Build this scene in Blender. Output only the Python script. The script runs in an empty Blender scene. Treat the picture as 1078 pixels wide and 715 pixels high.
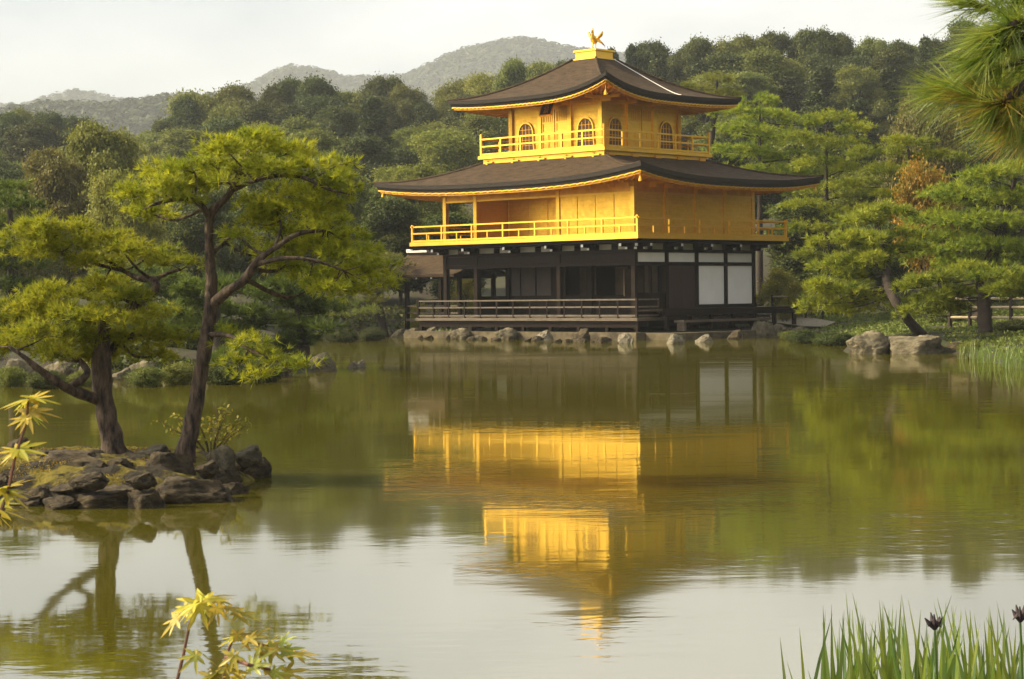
import bpy, bmesh, math, random
import numpy as np
from mathutils import Vector, Matrix, noise
R = math.radians
rng = np.random.default_rng(11)
random.seed(5)
S = bpy.context.scene
C = S.collection

# ------------------------------------------------------------------ camera
F, YH, ROLL, HCAM = 2039.0, 308.4, 0.0118, 2.1
PIT = math.atan((357.5 - YH) / F)
cam_d = bpy.data.cameras.new('camera'); cam = bpy.data.objects.new('camera', cam_d); C.objects.link(cam)
S.camera = cam
cam_d.sensor_width = 36; cam_d.lens = F / 1078 * 36; cam_d.clip_start = .05; cam_d.clip_end = 9000
fw = Vector((0, math.cos(PIT), -math.sin(PIT))); upv = Vector((0, math.sin(PIT), math.cos(PIT))); rt = Vector((1, 0, 0))
cx_ = math.cos(ROLL) * rt - math.sin(ROLL) * upv; cy_ = math.sin(ROLL) * rt + math.cos(ROLL) * upv
mw = Matrix((cx_, cy_, -fw)).transposed().to_4x4(); mw.translation = (0, 0, HCAM)
cam.matrix_world = mw
cam_d.dof.use_dof = True; cam_d.dof.focus_distance = 45; cam_d.dof.aperture_fstop = 40

# ------------------------------------------------------------------ world, sun, exposure
SUN_EL, SUN_DIR = R(37), Vector((-0.99, 0.05, 0)).normalized()
sv = Vector((SUN_DIR.x * math.cos(SUN_EL), SUN_DIR.y * math.cos(SUN_EL), math.sin(SUN_EL)))
W = bpy.data.worlds.new('World'); S.world = W; W.use_nodes = True
nt = W.node_tree; nt.nodes.clear()
def N(t, ty, **k):
    n = t.nodes.new(ty)
    for a, b in k.items():
        if a in n.inputs: n.inputs[a].default_value = b
        else: setattr(n, a, b)
    return n
sky = N(nt, 'ShaderNodeTexSky', sky_type='NISHITA', sun_disc=False, sun_elevation=SUN_EL,
        sun_rotation=math.atan2(SUN_DIR.x, SUN_DIR.y), dust_density=4.0, air_density=1.0, ozone_density=1.0)
tc = N(nt, 'ShaderNodeTexCoord'); mp = N(nt, 'ShaderNodeMapping'); mp.inputs['Scale'].default_value = (1, 1, 2.2)
nt.links.new(tc.outputs['Generated'], mp.inputs['Vector'])
nz = N(nt, 'ShaderNodeTexNoise', Scale=4.5, Detail=6.0, Roughness=.5)
nt.links.new(mp.outputs['Vector'], nz.inputs['Vector'])
rp = N(nt, 'ShaderNodeMapRange'); rp.inputs['From Min'].default_value = .38; rp.inputs['From Max'].default_value = .62
rp.inputs['To Min'].default_value = .35; rp.inputs['To Max'].default_value = .97
nt.links.new(nz.outputs['Fac'], rp.inputs['Value'])
mx = N(nt, 'ShaderNodeMix', data_type='RGBA'); mx.inputs['B'].default_value = (6.75, 6.72, 6.5, 1)
gapd = N(nt, 'ShaderNodeVectorMath', operation='DOT_PRODUCT'); gapd.inputs[1].default_value = tuple(Vector((-.26, 1, .17)).normalized()); nt.links.new(tc.outputs['Generated'], gapd.inputs[0])
gapr = N(nt, 'ShaderNodeMapRange', interpolation_type='SMOOTHSTEP')
for k_, v_ in zip(('From Min', 'From Max', 'To Min', 'To Max'), (.972, .999, 1.0, .62)): gapr.inputs[k_].default_value = v_
nt.links.new(gapd.outputs['Value'], gapr.inputs['Value'])      # a thinner patch of cloud
gapm = N(nt, 'ShaderNodeMath', operation='MULTIPLY'); nt.links.new(rp.outputs['Result'], gapm.inputs[0]); nt.links.new(gapr.outputs['Result'], gapm.inputs[1])
nt.links.new(gapm.outputs[0], mx.inputs['Factor']); nt.links.new(sky.outputs['Color'], mx.inputs['A'])
# the hazy sky is brighter towards the sun and duller on the side away from it
dt = N(nt, 'ShaderNodeVectorMath', operation='DOT_PRODUCT'); dt.inputs[1].default_value = tuple(SUN_DIR); nt.links.new(tc.outputs['Generated'], dt.inputs[0])
def ramp(a, b, c, d):
    n = N(nt, 'ShaderNodeMapRange', interpolation_type='SMOOTHSTEP')
    for k, v in zip(('From Min', 'From Max', 'To Min', 'To Max'), (a, b, c, d)): n.inputs[k].default_value = v
    nt.links.new(dt.outputs['Value'], n.inputs['Value']); return n
g1, g2 = ramp(.27, 1, 0, 1.8), ramp(-.95, -.27, .82, 1)
ad = N(nt, 'ShaderNodeMath', operation='ADD'); nt.links.new(g1.outputs['Result'], ad.inputs[0]); nt.links.new(g2.outputs['Result'], ad.inputs[1])
sc_ = N(nt, 'ShaderNodeVectorMath', operation='SCALE'); nt.links.new(mx.outputs['Result'], sc_.inputs[0]); nt.links.new(ad.outputs[0], sc_.inputs['Scale'])
bg = N(nt, 'ShaderNodeBackground', Strength=.1); nt.links.new(sc_.outputs['Vector'], bg.inputs['Color'])
wo = N(nt, 'ShaderNodeOutputWorld'); nt.links.new(bg.outputs['Background'], wo.inputs['Surface'])
ld = bpy.data.lights.new('sun', 'SUN'); ld.energy = 5.0; ld.angle = R(2.5); ld.color = (1, .85, .55)
sun = bpy.data.objects.new('sun', ld); C.objects.link(sun); sun.rotation_euler = sv.to_track_quat('Z', 'Y').to_euler()
S.view_settings.view_transform = 'Standard'; S.view_settings.look = 'None'; S.view_settings.gamma = 1
S.view_settings.exposure = 0.7
S.cycles.use_denoising = True
S.cycles.max_bounces = 6; S.cycles.diffuse_bounces = 3; S.cycles.glossy_bounces = 4; S.cycles.transmission_bounces = 2
S.cycles.volume_bounces = 0; S.cycles.caustics_reflective = False; S.cycles.caustics_refractive = False
HAZE = .00023

# ------------------------------------------------------------------ helpers
def ray(px, py):
    v = fw * F + cx_ * (px - 539) - cy_ * (py - 357.5)
    return v / v.y
def P(px, py, d):
    return Vector((0, 0, HCAM)) + ray(px, py) * d
def G(px, py, z=0.0):
    r = ray(px, py); return Vector((0, 0, HCAM)) + r * ((z - HCAM) / r.z)
def hor(px): return YH - math.sin(ROLL) * (px - 539)
def ss(a, b, x):
    t = min(1, max(0, (x - a) / (b - a))); return t * t * (3 - 2 * t)

def tag(o, label=None, cat=None, group=None, kind=None):
    if label: o['label'] = label
    if cat: o['category'] = cat
    if group: o['group'] = group
    if kind: o['kind'] = kind
    return o
def empty(name, loc=(0, 0, 0), rz=0, label=None, cat=None, group=None):
    o = bpy.data.objects.new(name, None); C.objects.link(o); o.location = loc; o.rotation_euler = (0, 0, rz); o.empty_display_size = .2
    return tag(o, label, cat, group)
def link_mesh(name, me, mat, parent=None):
    o = bpy.data.objects.new(name, me); C.objects.link(o)
    if mat: me.materials.append(mat)
    if parent: o.parent = parent
    return o
KIDS = {}
def copy_tree(o, parent=None):
    c = o.copy(); C.objects.link(c); c.parent = parent
    for ch in o.children: copy_tree(ch, c)
    return c
class Proto:
    """the first use hands out the original, later uses hand out copies"""
    def __init__(s, root, h, w): s.r, s.h, s.w, s.used = root, h, w, False
    def get(s):
        if not s.used: s.used = True; return s.r
        return copy_tree(s.r)

class MB:
    def __init__(s): s.v, s.f = [], []
    def add(s, vs, fs):
        b = len(s.v); s.v += [tuple(v) for v in vs]; s.f += [tuple(i + b for i in f) for f in fs]; return s
    def box(s, x0, x1, y0, y1, z0, z1):
        return s.add([(x0, y0, z0), (x1, y0, z0), (x1, y1, z0), (x0, y1, z0), (x0, y0, z1), (x1, y0, z1), (x1, y1, z1), (x0, y1, z1)],
                     [(0, 3, 2, 1), (4, 5, 6, 7), (0, 1, 5, 4), (1, 2, 6, 5), (2, 3, 7, 6), (3, 0, 4, 7)])
    def bar(s, p, q, w, h):
        p, q = Vector(p), Vector(q); t = (q - p).normalized()
        up = Vector((0, 0, 1)) if abs(t.z) < .95 else Vector((0, 1, 0))
        a = t.cross(up).normalized() * w / 2; b = a.cross(t).normalized() * h / 2
        vs = [p - a - b, p + a - b, p + a + b, p - a + b, q - a - b, q + a - b, q + a + b, q - a + b]
        return s.add(vs, [(0, 1, 2, 3), (7, 6, 5, 4), (0, 4, 5, 1), (1, 5, 6, 2), (2, 6, 7, 3), (3, 7, 4, 0)])
    def tube(s, pts, rad, n=8, wob=0.0):
        pts = [Vector(p) for p in pts]; vs, fs = [], []
        if not hasattr(rad, '__len__'): rad = [rad] * len(pts)
        a = None
        for i, p in enumerate(pts):
            t = (pts[min(i + 1, len(pts) - 1)] - pts[max(i - 1, 0)]).normalized()
            if a is None: a = t.orthogonal().normalized()
            a = (a - t * a.dot(t)).normalized(); b = t.cross(a)
            for k in range(n):
                an = 2 * math.pi * k / n; r = rad[i] * (1 + (wob * noise.noise(p * 6 + Vector((math.cos(an), math.sin(an), 0)) * 1.4) if wob else 0))
                vs.append(p + (a * math.cos(an) + b * math.sin(an)) * r)
        for i in range(len(pts) - 1):
            for k in range(n):
                k2 = (k + 1) % n; fs.append((i * n + k, i * n + k2, (i + 1) * n + k2, (i + 1) * n + k))
        fs.append(tuple(range(n))[::-1]); fs.append(tuple(range((len(pts) - 1) * n, len(pts) * n)))
        return s.add(vs, fs)
    def prism(s, poly, axis, lo, hi):
        """poly in the two other axes, extruded along axis"""
        n = len(poly)
        def mk(a, b, c): return {'x': (c, a, b), 'y': (a, c, b), 'z': (a, b, c)}[axis]
        vs = [mk(a, b, lo) for a, b in poly] + [mk(a, b, hi) for a, b in poly]
        return s.add(vs, [tuple(range(n)), tuple(range(n, 2 * n))[::-1]] + [(i, i + n, (i + 1) % n + n, (i + 1) % n) for i in range(n)])
    def build(s, name, mat, parent=None, smooth=False, fix=True):
        me = bpy.data.meshes.new(name); me.from_pydata(s.v, [], s.f)
        if fix:
            bm = bmesh.new(); bm.from_mesh(me); bmesh.ops.recalc_face_normals(bm, faces=bm.faces); bm.to_mesh(me); bm.free()
        if smooth: me.polygons.foreach_set('use_smooth', [True] * len(me.polygons))
        me.update(); return link_mesh(name, me, mat, parent)
def smooth_path(pts, k=4):
    """Catmull-Rom through points with radius: [(x,y,z,r)]"""
    pts = [np.array(p, float) for p in pts]; out = []
    for i in range(len(pts) - 1):
        p0, p1, p2, p3 = pts[max(i - 1, 0)], pts[i], pts[i + 1], pts[min(i + 2, len(pts) - 1)]
        for j in range(k):
            t = j / k; out.append(.5 * (2 * p1 + (p2 - p0) * t + (2 * p0 - 5 * p1 + 4 * p2 - p3) * t * t + (3 * p1 - p0 - 3 * p2 + p3) * t ** 3))
    out.append(pts[-1]); return out
def npmesh(name, V, k, mat, parent=None, tint=None, V2=None):
    """V: (n*k,3) separate k-gons"""
    n = len(V) // k; me = bpy.data.meshes.new(name)
    me.vertices.add(n * k); me.vertices.foreach_set('co', np.ascontiguousarray(V, dtype=np.float32).ravel())
    me.loops.add(n * k); me.loops.foreach_set('vertex_index', np.arange(n * k, dtype=np.int32))
    me.polygons.add(n); me.polygons.foreach_set('loop_start', np.arange(0, n * k, k, dtype=np.int32))
    me.polygons.foreach_set('loop_total', np.full(n, k, dtype=np.int32))
    if tint is not None:
        at = me.attributes.new('tint', 'FLOAT', 'FACE'); at.data.foreach_set('value', np.ascontiguousarray(tint, dtype=np.float32))
    me.update(calc_edges=True); me.validate()
    return link_mesh(name, me, mat, parent)
def unit(a): return a / np.maximum(1e-9, np.linalg.norm(a, axis=1, keepdims=True))
def basis(n):
    t = unit(np.cross(n, rng.normal(size=n.shape))); return t, np.cross(n, t)
def leaf_quads(Cn, nrm, ln, wd):
    """diamond leaves"""
    t, b = basis(unit(nrm)); ln = ln[:, None] / 2; wd = wd[:, None] / 2
    return np.stack([Cn - t * ln, Cn + b * wd - t * ln * .1, Cn + t * ln, Cn - b * wd - t * ln * .1], 1).reshape(-1, 3)
def needles(Cn, ax, K, L, w, spread=1.0):
    n = len(Cn); ax = unit(ax)
    d = np.repeat(ax, K, 0) + rng.normal(size=(n * K, 3)) * spread * .55
    d = unit(d); c = np.repeat(Cn, K, 0); l = L * rng.uniform(.65, 1.1, (n * K, 1))
    t, _ = basis(d)
    droop = np.zeros_like(d); droop[:, 2] = -.12
    return np.stack([c - t * w / 2, c + t * w / 2, c + (d + droop) * l], 1).reshape(-1, 3)

# ------------------------------------------------------------------ materials
def mat(name, c1, c2=None, scale=5, detail=6, rough=.8, metal=0.0, bump=0.0, bscale=None, stretch=(1, 1, 1), ior=1.45, lo=.35, hi=.65, coord='Object', bdist=.03, spec=.5):
    m = bpy.data.materials.new(name); m.use_nodes = True; t = m.node_tree; b = t.nodes['Principled BSDF']
    b.inputs['Roughness'].default_value = rough; b.inputs['Metallic'].default_value = metal; b.inputs['IOR'].default_value = ior
    b.inputs['Specular IOR Level'].default_value = spec
    b.inputs['Base Color'].default_value = (*c1, 1)
    tc = N(t, 'ShaderNodeTexCoord'); mp = N(t, 'ShaderNodeMapping'); mp.inputs['Scale'].default_value = stretch
    t.links.new(tc.outputs[coord], mp.inputs['Vector'])
    if c2:
        n = N(t, 'ShaderNodeTexNoise', Scale=scale, Detail=detail, Roughness=.6); t.links.new(mp.outputs['Vector'], n.inputs['Vector'])
        r = N(t, 'ShaderNodeMapRange'); r.inputs['From Min'].default_value = lo; r.inputs['From Max'].default_value = hi
        t.links.new(n.outputs['Fac'], r.inputs['Value'])
        x = N(t, 'ShaderNodeMix', data_type='RGBA'); x.inputs['A'].default_value = (*c1, 1); x.inputs['B'].default_value = (*c2, 1)
        t.links.new(r.outputs['Result'], x.inputs['Factor']); t.links.new(x.outputs['Result'], b.inputs['Base Color'])
    if bump:
        n2 = N(t, 'ShaderNodeTexNoise', Scale=bscale or scale * 3, Detail=8.0, Roughness=.65); t.links.new(mp.outputs['Vector'], n2.inputs['Vector'])
        bp = N(t, 'ShaderNodeBump', Strength=bump, Distance=bdist); t.links.new(n2.outputs['Fac'], bp.inputs['Height']); t.links.new(bp.outputs['Normal'], b.inputs['Normal'])
    return m
def leafmat(name, c1, c2, trans=.4, vary=.25, rough=.6, gloss=.025):
    m = bpy.data.materials.new(name); m.use_nodes = True; t = m.node_tree; t.nodes.clear()
    at = N(t, 'ShaderNodeAttribute', attribute_name='tint'); oi = N(t, 'ShaderNodeObjectInfo')
    x = N(t, 'ShaderNodeMix', data_type='RGBA'); x.inputs['A'].default_value = (*c1, 1); x.inputs['B'].default_value = (*c2, 1)
    t.links.new(at.outputs['Fac'], x.inputs['Factor'])
    hv = N(t, 'ShaderNodeHueSaturation'); t.links.new(x.outputs['Result'], hv.inputs['Color'])
    r1 = N(t, 'ShaderNodeMapRange'); r1.inputs['To Min'].default_value = 1 - vary; r1.inputs['To Max'].default_value = 1 + vary
    t.links.new(oi.outputs['Random'], r1.inputs['Value']); t.links.new(r1.outputs['Result'], hv.inputs['Value'])
    ml = N(t, 'ShaderNodeMath', operation='MULTIPLY'); ml.inputs[1].default_value = 7.31; t.links.new(oi.outputs['Random'], ml.inputs[0])
    fr = N(t, 'ShaderNodeMath', operation='FRACT'); t.links.new(ml.outputs[0], fr.inputs[0])
    r2 = N(t, 'ShaderNodeMapRange'); r2.inputs['To Min'].default_value = .5 - vary * .09; r2.inputs['To Max'].default_value = .5 + vary * .06
    t.links.new(fr.outputs[0], r2.inputs['Value']); t.links.new(r2.outputs['Result'], hv.inputs['Hue'])
    df = N(t, 'ShaderNodeBsdfDiffuse'); tr = N(t, 'ShaderNodeBsdfTranslucent'); gl = N(t, 'ShaderNodeBsdfGlossy', Roughness=rough)
    t.links.new(hv.outputs['Color'], df.inputs['Color']); t.links.new(hv.outputs['Color'], tr.inputs['Color'])
    gl.inputs['Color'].default_value = (.9, .9, .8, 1)
    a = N(t, 'ShaderNodeMixShader'); a.inputs[0].default_value = trans; t.links.new(df.outputs[0], a.inputs[1]); t.links.new(tr.outputs[0], a.inputs[2])
    b = N(t, 'ShaderNodeMixShader'); b.inputs[0].default_value = gloss; t.links.new(a.outputs[0], b.inputs[1]); t.links.new(gl.outputs[0], b.inputs[2])
    o = N(t, 'ShaderNodeOutputMaterial'); t.links.new(b.outputs[0], o.inputs['Surface'])
    return m
M = {}
M['gold'] = mat('gold_leaf', (.87, .53, .066), (.79, .45, .048), scale=2.2, rough=.40, metal=.85, bump=.12, bscale=9, stretch=(1, 1, 4))
M['gold_board'] = mat('gold_board', (.88, .53, .062), (.80, .45, .045), scale=1.6, rough=.38, metal=.85, bump=.35, bscale=5, stretch=(.35, .35, 9))
M['gold_shade'] = mat('gold_shaded', (.80, .40, .05), (.66, .30, .03), scale=2, rough=.45, metal=.75)  # deeper, redder gold: shade and gold bounce under the eaves put into colour
t = M['gold_board'].node_tree; b_ = t.nodes['Principled BSDF']; l_ = b_.inputs['Base Color'].links[0].from_socket
vo = N(t, 'ShaderNodeTexVoronoi', Scale=7.5, distance='CHEBYCHEV'); t.links.new(N(t, 'ShaderNodeTexCoord').outputs['Object'], vo.inputs['Vector'])
sx = N(t, 'ShaderNodeSeparateColor'); t.links.new(vo.outputs['Color'], sx.inputs[0])
mr = N(t, 'ShaderNodeMapRange'); mr.inputs['To Min'].default_value = .92; mr.inputs['To Max'].default_value = 1.03; t.links.new(sx.outputs[0], mr.inputs['Value'])
hs = N(t, 'ShaderNodeHueSaturation'); t.links.new(l_, hs.inputs['Color']); t.links.new(mr.outputs['Result'], hs.inputs['Value']); t.links.new(hs.outputs['Color'], b_.inputs['Base Color'])
m2 = N(t, 'ShaderNodeMapRange'); m2.inputs['To Min'].default_value = .30; m2.inputs['To Max'].default_value = .50; t.links.new(sx.outputs[1], m2.inputs['Value']); t.links.new(m2.outputs['Result'], b_.inputs['Roughness'])
M['bark_roof'] = mat('cypress_bark_roof', (.034, .022, .012), (.095, .062, .034), scale=2.2, detail=10, rough=.95, bump=1, bscale=7, bdist=.07, lo=.3, hi=.75, stretch=(1, 1, 5), spec=.2)
M['roof_edge'] = mat('roof_edge', (.018, .013, .009), (.035, .026, .017), scale=4, rough=.85, bump=.3, stretch=(1, 1, 8))
M['dark_wood'] = mat('dark_wood', (.009, .0055, .0035), (.019, .011, .0065), scale=3, rough=.6, bump=.3, bscale=14, stretch=(3, 3, .5), spec=.1)
M['deck_wood'] = mat('weathered_wood', (.07, .052, .033), (.13, .10, .065), scale=3, rough=.7, bump=.3, bscale=10, stretch=(1, 1, 4))
M['brown_panel'] = mat('brown_panel', (.026, .015, .009), (.04, .023, .013), scale=2, rough=.6)
M['interior'] = mat('old_painting', (.07, .042, .014), (.035, .02, .009), scale=1.8, rough=.7)
M['red_wood'] = mat('red_brown_door', (.026, .011, .007), (.042, .018, .011), scale=3, rough=.5, stretch=(4, 4, .4))
M['white'] = mat('white_plaster', (.86, .83, .76), (.80, .76, .68), scale=1.2, rough=.85)
M['plaster_dim'] = mat('shaded_plaster', (.46, .43, .34), (.40, .37, .28), scale=2, rough=.9)  # white plaster dimmed in colour for its shade below the balcony
M['white_tip'] = mat('white_paint', (.78, .76, .70), rough=.7)
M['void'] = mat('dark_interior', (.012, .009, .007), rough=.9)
M['lattice'] = mat('brown_lattice', (.22, .11, .035), (.16, .08, .03), scale=6, rough=.6)
M['plaque'] = mat('black_plaque', (.03, .022, .016), rough=.5)
M['stone'] = mat('pale_stone', (.15, .115, .06), (.04, .03, .016), scale=1.7, rough=.9, bump=.6, bscale=5, bdist=.05)
M['rock'] = mat('grey_rock', (.21, .175, .105), (.05, .04, .022), scale=1.4, rough=.92, bump=.9, bscale=5, bdist=.12)
M['rock_dark'] = mat('dark_rock', (.12, .088, .045), (.02, .014, .007), scale=2.4, rough=.95, bump=1.0, bscale=7, bdist=.08)
M['rock_pale'] = mat('pale_rock', (.26, .225, .155), (.10, .08, .05), scale=3, rough=.9, bump=.8, bscale=6, bdist=.06)
M['moss'] = mat('mossy_earth', (.035, .026, .014), (.19, .15, .014), scale=2.6, detail=10, rough=1, bump=1, bscale=16, bdist=.12, lo=.47, hi=.56)
M['bark'] = mat('pine_bark', (.14, .095, .06), (.016, .011, .008), scale=11, rough=.95, bump=1, bscale=14, bdist=.06, stretch=(1.6, 1.6, .5))
M['bark_far'] = mat('tree_bark', (.055, .04, .027), (.028, .02, .014), scale=3, rough=.95, bump=.8, bscale=9)
M['twig'] = mat('red_brown_twig', (.16, .06, .035), (.10, .05, .03), scale=20, rough=.7)
M['bamboo'] = mat('bamboo_rail', (.42, .34, .2), (.3, .23, .13), scale=4, rough=.6)
M['pine_sun'] = leafmat('island_pine_needles', (.135, .185, .011), (.41, .405, .02), trans=.55, vary=.1)
M['pine_mid'] = leafmat('garden_pine_needles', (.085, .14, .011), (.35, .37, .02), trans=.4, vary=.2)
M['pine_dark'] = leafmat('dark_pine_needles', (.03, .06, .009), (.13, .17, .018), trans=.3, vary=.15)
M['leaf_dark'] = leafmat('dark_leaves', (.028, .044, .009), (.085, .104, .017), trans=.3, vary=.25)
M['leaf_mid'] = leafmat('olive_leaves', (.078, .108, .018), (.19, .208, .03), trans=.35, vary=.25)
M['leaf_pale'] = leafmat('pale_green_leaves', (.11, .145, .022), (.25, .255, .036), trans=.4, vary=.2)
M['leaf_brown'] = leafmat('brownish_leaves', (.085, .09, .02), (.18, .165, .032), trans=.35, vary=.2)
M['leaf_orange'] = leafmat('orange_leaves', (.13, .13, .014), (.42, .21, .012), trans=.45, vary=.1)
M['leaf_yellow'] = leafmat('yellow_green_leaves', (.16, .17, .02), (.33, .28, .03), trans=.45, vary=.1)
M['cedar'] = leafmat('cedar_needles', (.024, .037, .010), (.065, .08, .018), trans=.25, vary=.2)
M['far_green'] = leafmat('far_forest_leaves', (.04, .055, .022), (.06, .075, .028), trans=.2, vary=.0)
M['near_needle'] = leafmat('long_pine_needles', (.11, .19, .02), (.34, .37, .045), trans=.4, vary=.0, rough=.5, gloss=.05)
M['old_needle'] = leafmat('yellowed_pine_needles', (.30, .24, .03), (.40, .28, .04), trans=.4, vary=.0, rough=.5, gloss=.04)
M['maple_leaf'] = leafmat('maple_leaf', (.24, .33, .045), (.66, .47, .05), trans=.5, vary=.3, rough=.4, gloss=.03)
M['iris'] = leafmat('iris_blade', (.075, .15, .02), (.24, .30, .035), trans=.4, vary=.2, rough=.4, gloss=.08)
M['wilt'] = mat('withered_flower', (.05, .03, .03), (.025, .018, .02), scale=30, rough=.8)

# water
def water_mat():
    m = bpy.data.materials.new('pond_water'); m.use_nodes = True; t = m.node_tree; t.nodes.clear()
    body = N(t, 'ShaderNodeBsdfDiffuse'); body.inputs['Color'].default_value = (.11, .098, .008, 1)
    gloss = N(t, 'ShaderNodeBsdfGlossy', Roughness=.042); lw = N(t, 'ShaderNodeLayerWeight')
    pw = N(t, 'ShaderNodeMath', operation='POWER'); pw.inputs[1].default_value = 1.5; t.links.new(lw.outputs['Facing'], pw.inputs[0])
    m9 = N(t, 'ShaderNodeMath', operation='MULTIPLY'); m9.inputs[1].default_value = .87; t.links.new(pw.outputs[0], m9.inputs[0])
    mix = N(t, 'ShaderNodeMixShader'); t.links.new(m9.outputs[0], mix.inputs[0]); t.links.new(body.outputs[0], mix.inputs[1]); t.links.new(gloss.outputs[0], mix.inputs[2])
    out = N(t, 'ShaderNodeOutputMaterial'); t.links.new(mix.outputs[0], out.inputs['Surface'])
    ge = N(t, 'ShaderNodeNewGeometry')
    def nz(sc, st, det, rot=0):
        mp = N(t, 'ShaderNodeMapping'); mp.inputs['Scale'].default_value = st; mp.inputs['Rotation'].default_value = (0, 0, rot)
        t.links.new(ge.outputs['Position'], mp.inputs['Vector'])
        n = N(t, 'ShaderNodeTexNoise', Scale=sc, Detail=det, Roughness=.5); t.links.new(mp.outputs['Vector'], n.inputs['Vector']); return n
    def mth(op, a, b_):
        n = N(t, 'ShaderNodeMath', operation=op)
        for i, q in enumerate((a, b_)):
            if isinstance(q, (int, float)): n.inputs[i].default_value = q
            else: t.links.new(q, n.inputs[i])
        return n.outputs[0]
    fine = nz(7.0, (.55, 1, 1), 2.0, .1); mid = nz(1.9, (.45, 1, 1), 2.0, -.08); big = nz(.35, (.5, 1, 1), 2.0, .05); mask = nz(.16, (.45, 1, 1), 3.0)
    rr = N(t, 'ShaderNodeMapRange'); rr.inputs['From Min'].default_value = .46; rr.inputs['From Max'].default_value = .66
    rr.inputs['To Min'].default_value = .10; rr.inputs['To Max'].default_value = 1.0; t.links.new(mask.outputs['Fac'], rr.inputs['Value'])
    h = mth('ADD', mth('MULTIPLY', mth('ADD', mth('MULTIPLY', fine.outputs['Fac'], .0024), mth('MULTIPLY', mid.outputs['Fac'], .0046)), rr.outputs['Result']),
            mth('MULTIPLY', big.outputs['Fac'], .0022))
    bp = N(t, 'ShaderNodeBump', Strength=1.0, Distance=1.0); t.links.new(h, bp.inputs['Height']); t.links.new(bp.outputs['Normal'], gloss.inputs['Normal'])
    return m
M['water'] = water_mat()
def ground_mat():
    m = mat('garden_ground', (.03, .022, .010), (.036, .042, .010), scale=.5, detail=8, rough=1, bump=.8, bscale=6, bdist=.08, lo=.42, hi=.6)
    return m
M['ground'] = ground_mat()
M['hill'] = mat('wooded_hill', (.035, .05, .02), (.06, .07, .028), scale=.05, detail=8, rough=1)
M['gravel'] = mat('pale_gravel', (.30, .26, .18), (.2, .17, .11), scale=8, rough=1)

# ------------------------------------------------------------------ ground, water, hills
FAR = np.array([(-340, 60), (-40, 52), (-20, 51), (-14, 50.2), (-9, 50.5), (-6.3, 51.5), (-5.4, 53), (-5.6, 58), (-8, 70), (-11.5, 88), (-10.5, 99), (-6, 102.5), (-3, 101),
                (-2.0, 96.5), (2, 93.2), (5.6, 89.5), (7.6, 88.2), (10.5, 89), (12.6, 91), (13.4, 89), (13.3, 80), (12.3, 71), (11.2, 65.5), (11.0, 63.6), (12.2, 62.6), (14.0, 61.8), (14.3, 57), (13.4, 54),
                (13.2, 51), (14.5, 47), (20, 38), (40, 28), (340, 22), (340, 420), (-340, 420)], float)
NEAR = np.array([(-40, -30), (-40, 6), (-4, 6.6), (-1, 7.0), (1, 7.4), (2.0, 8.1), (4, 8.6), (40, 9), (40, -30)], float)
ISL = np.array([(-9.6, 21.2), (-8.0, 20.1), (-6.0, 19.9), (-4.9, 19.65), (-4.1, 19.6), (-3.45, 19.95), (-3.15, 21.0), (-2.95, 22.2), (-3.2, 22.9), (-4.2, 23.3), (-6, 23.5), (-8.5, 23.4), (-10, 22.6)], float)
def sdist(poly, X, Y):
    """signed distance, positive inside; arrays"""
    p = np.stack([X, Y], -1); dmin = np.full(X.shape, 1e9); ins = np.zeros(X.shape, bool); n = len(poly)
    for i in range(n):
        a, b = poly[i], poly[(i + 1) % n]; e = b - a; w = p - a
        t = np.clip((w @ e) / (e @ e), 0, 1); dmin = np.minimum(dmin, np.linalg.norm(w - t[..., None] * e, axis=-1))
        c = ((a[1] > Y) != (b[1] > Y)) & (X < (b[0] - a[0]) * (Y - a[1]) / (b[1] - a[1] + 1e-12) + a[0]); ins ^= c
    return np.where(ins, dmin, -dmin)
def ground_h(X, Y):
    X, Y = np.asarray(X, float), np.asarray(Y, float)
    sf, sn = sdist(FAR, X, Y), sdist(NEAR, X, Y); s = np.maximum(sf, sn)
    h = np.where(s > 0, .42 * (1 - np.exp(-s / .9)), np.maximum(-1.6, s * .5))
    k = .085 + .06 * np.clip((X / np.maximum(Y, 1) + .14) / .2, 0, 1)
    rise = np.clip(Y - 103, 0, 132) * k - np.clip(Y - 236, 0, 120) * .16
    h += np.where(sf > 0, np.maximum(rise, -.2) * np.clip(sf / 4, 0, 1), 0)
    # the right bank swells a little, the left bank too
    h += np.where((sf > 0) & (Y < 103), .5 * np.clip(sf / 9, 0, 1), 0)
    return h
def gh(x, y): return float(ground_h(np.array([x]), np.array([y]))[0])
xs = np.unique(np.concatenate([np.linspace(-340, -60, 25), np.linspace(-60, -16, 40), np.linspace(-16, 18, 120), np.linspace(18, 60, 40), np.linspace(60, 340, 25)]))
ys = np.unique(np.concatenate([np.linspace(-30, 5, 8), np.linspace(5, 11, 24), np.linspace(11, 46, 20), np.linspace(46, 106, 150), np.linspace(106, 250, 60), np.linspace(250, 420, 20)]))
XX, YY = np.meshgrid(xs, ys); ZZ = ground_h(XX, YY)
nzv = np.array([noise.noise(Vector((x * .9, y * .9, 3))) for x, y in zip(XX.ravel(), YY.ravel())]).reshape(XX.shape)
ZZ += np.where(ZZ > .1, nzv * .10, 0)
def grid_mesh(name, XX, YY, ZZ, m, label_kind='structure'):
    ny, nx = XX.shape; mb = MB(); mb.v = list(zip(XX.ravel().tolist(), YY.ravel().tolist(), ZZ.ravel().tolist()))
    mb.f = [(j * nx + i, j * nx + i + 1, (j + 1) * nx + i + 1, (j + 1) * nx + i) for j in range(ny - 1) for i in range(nx - 1)]
    o = mb.build(name, m, smooth=True, fix=False); o['kind'] = label_kind; return o
grid_mesh('ground', XX, YY, ZZ, M['ground'])
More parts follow.
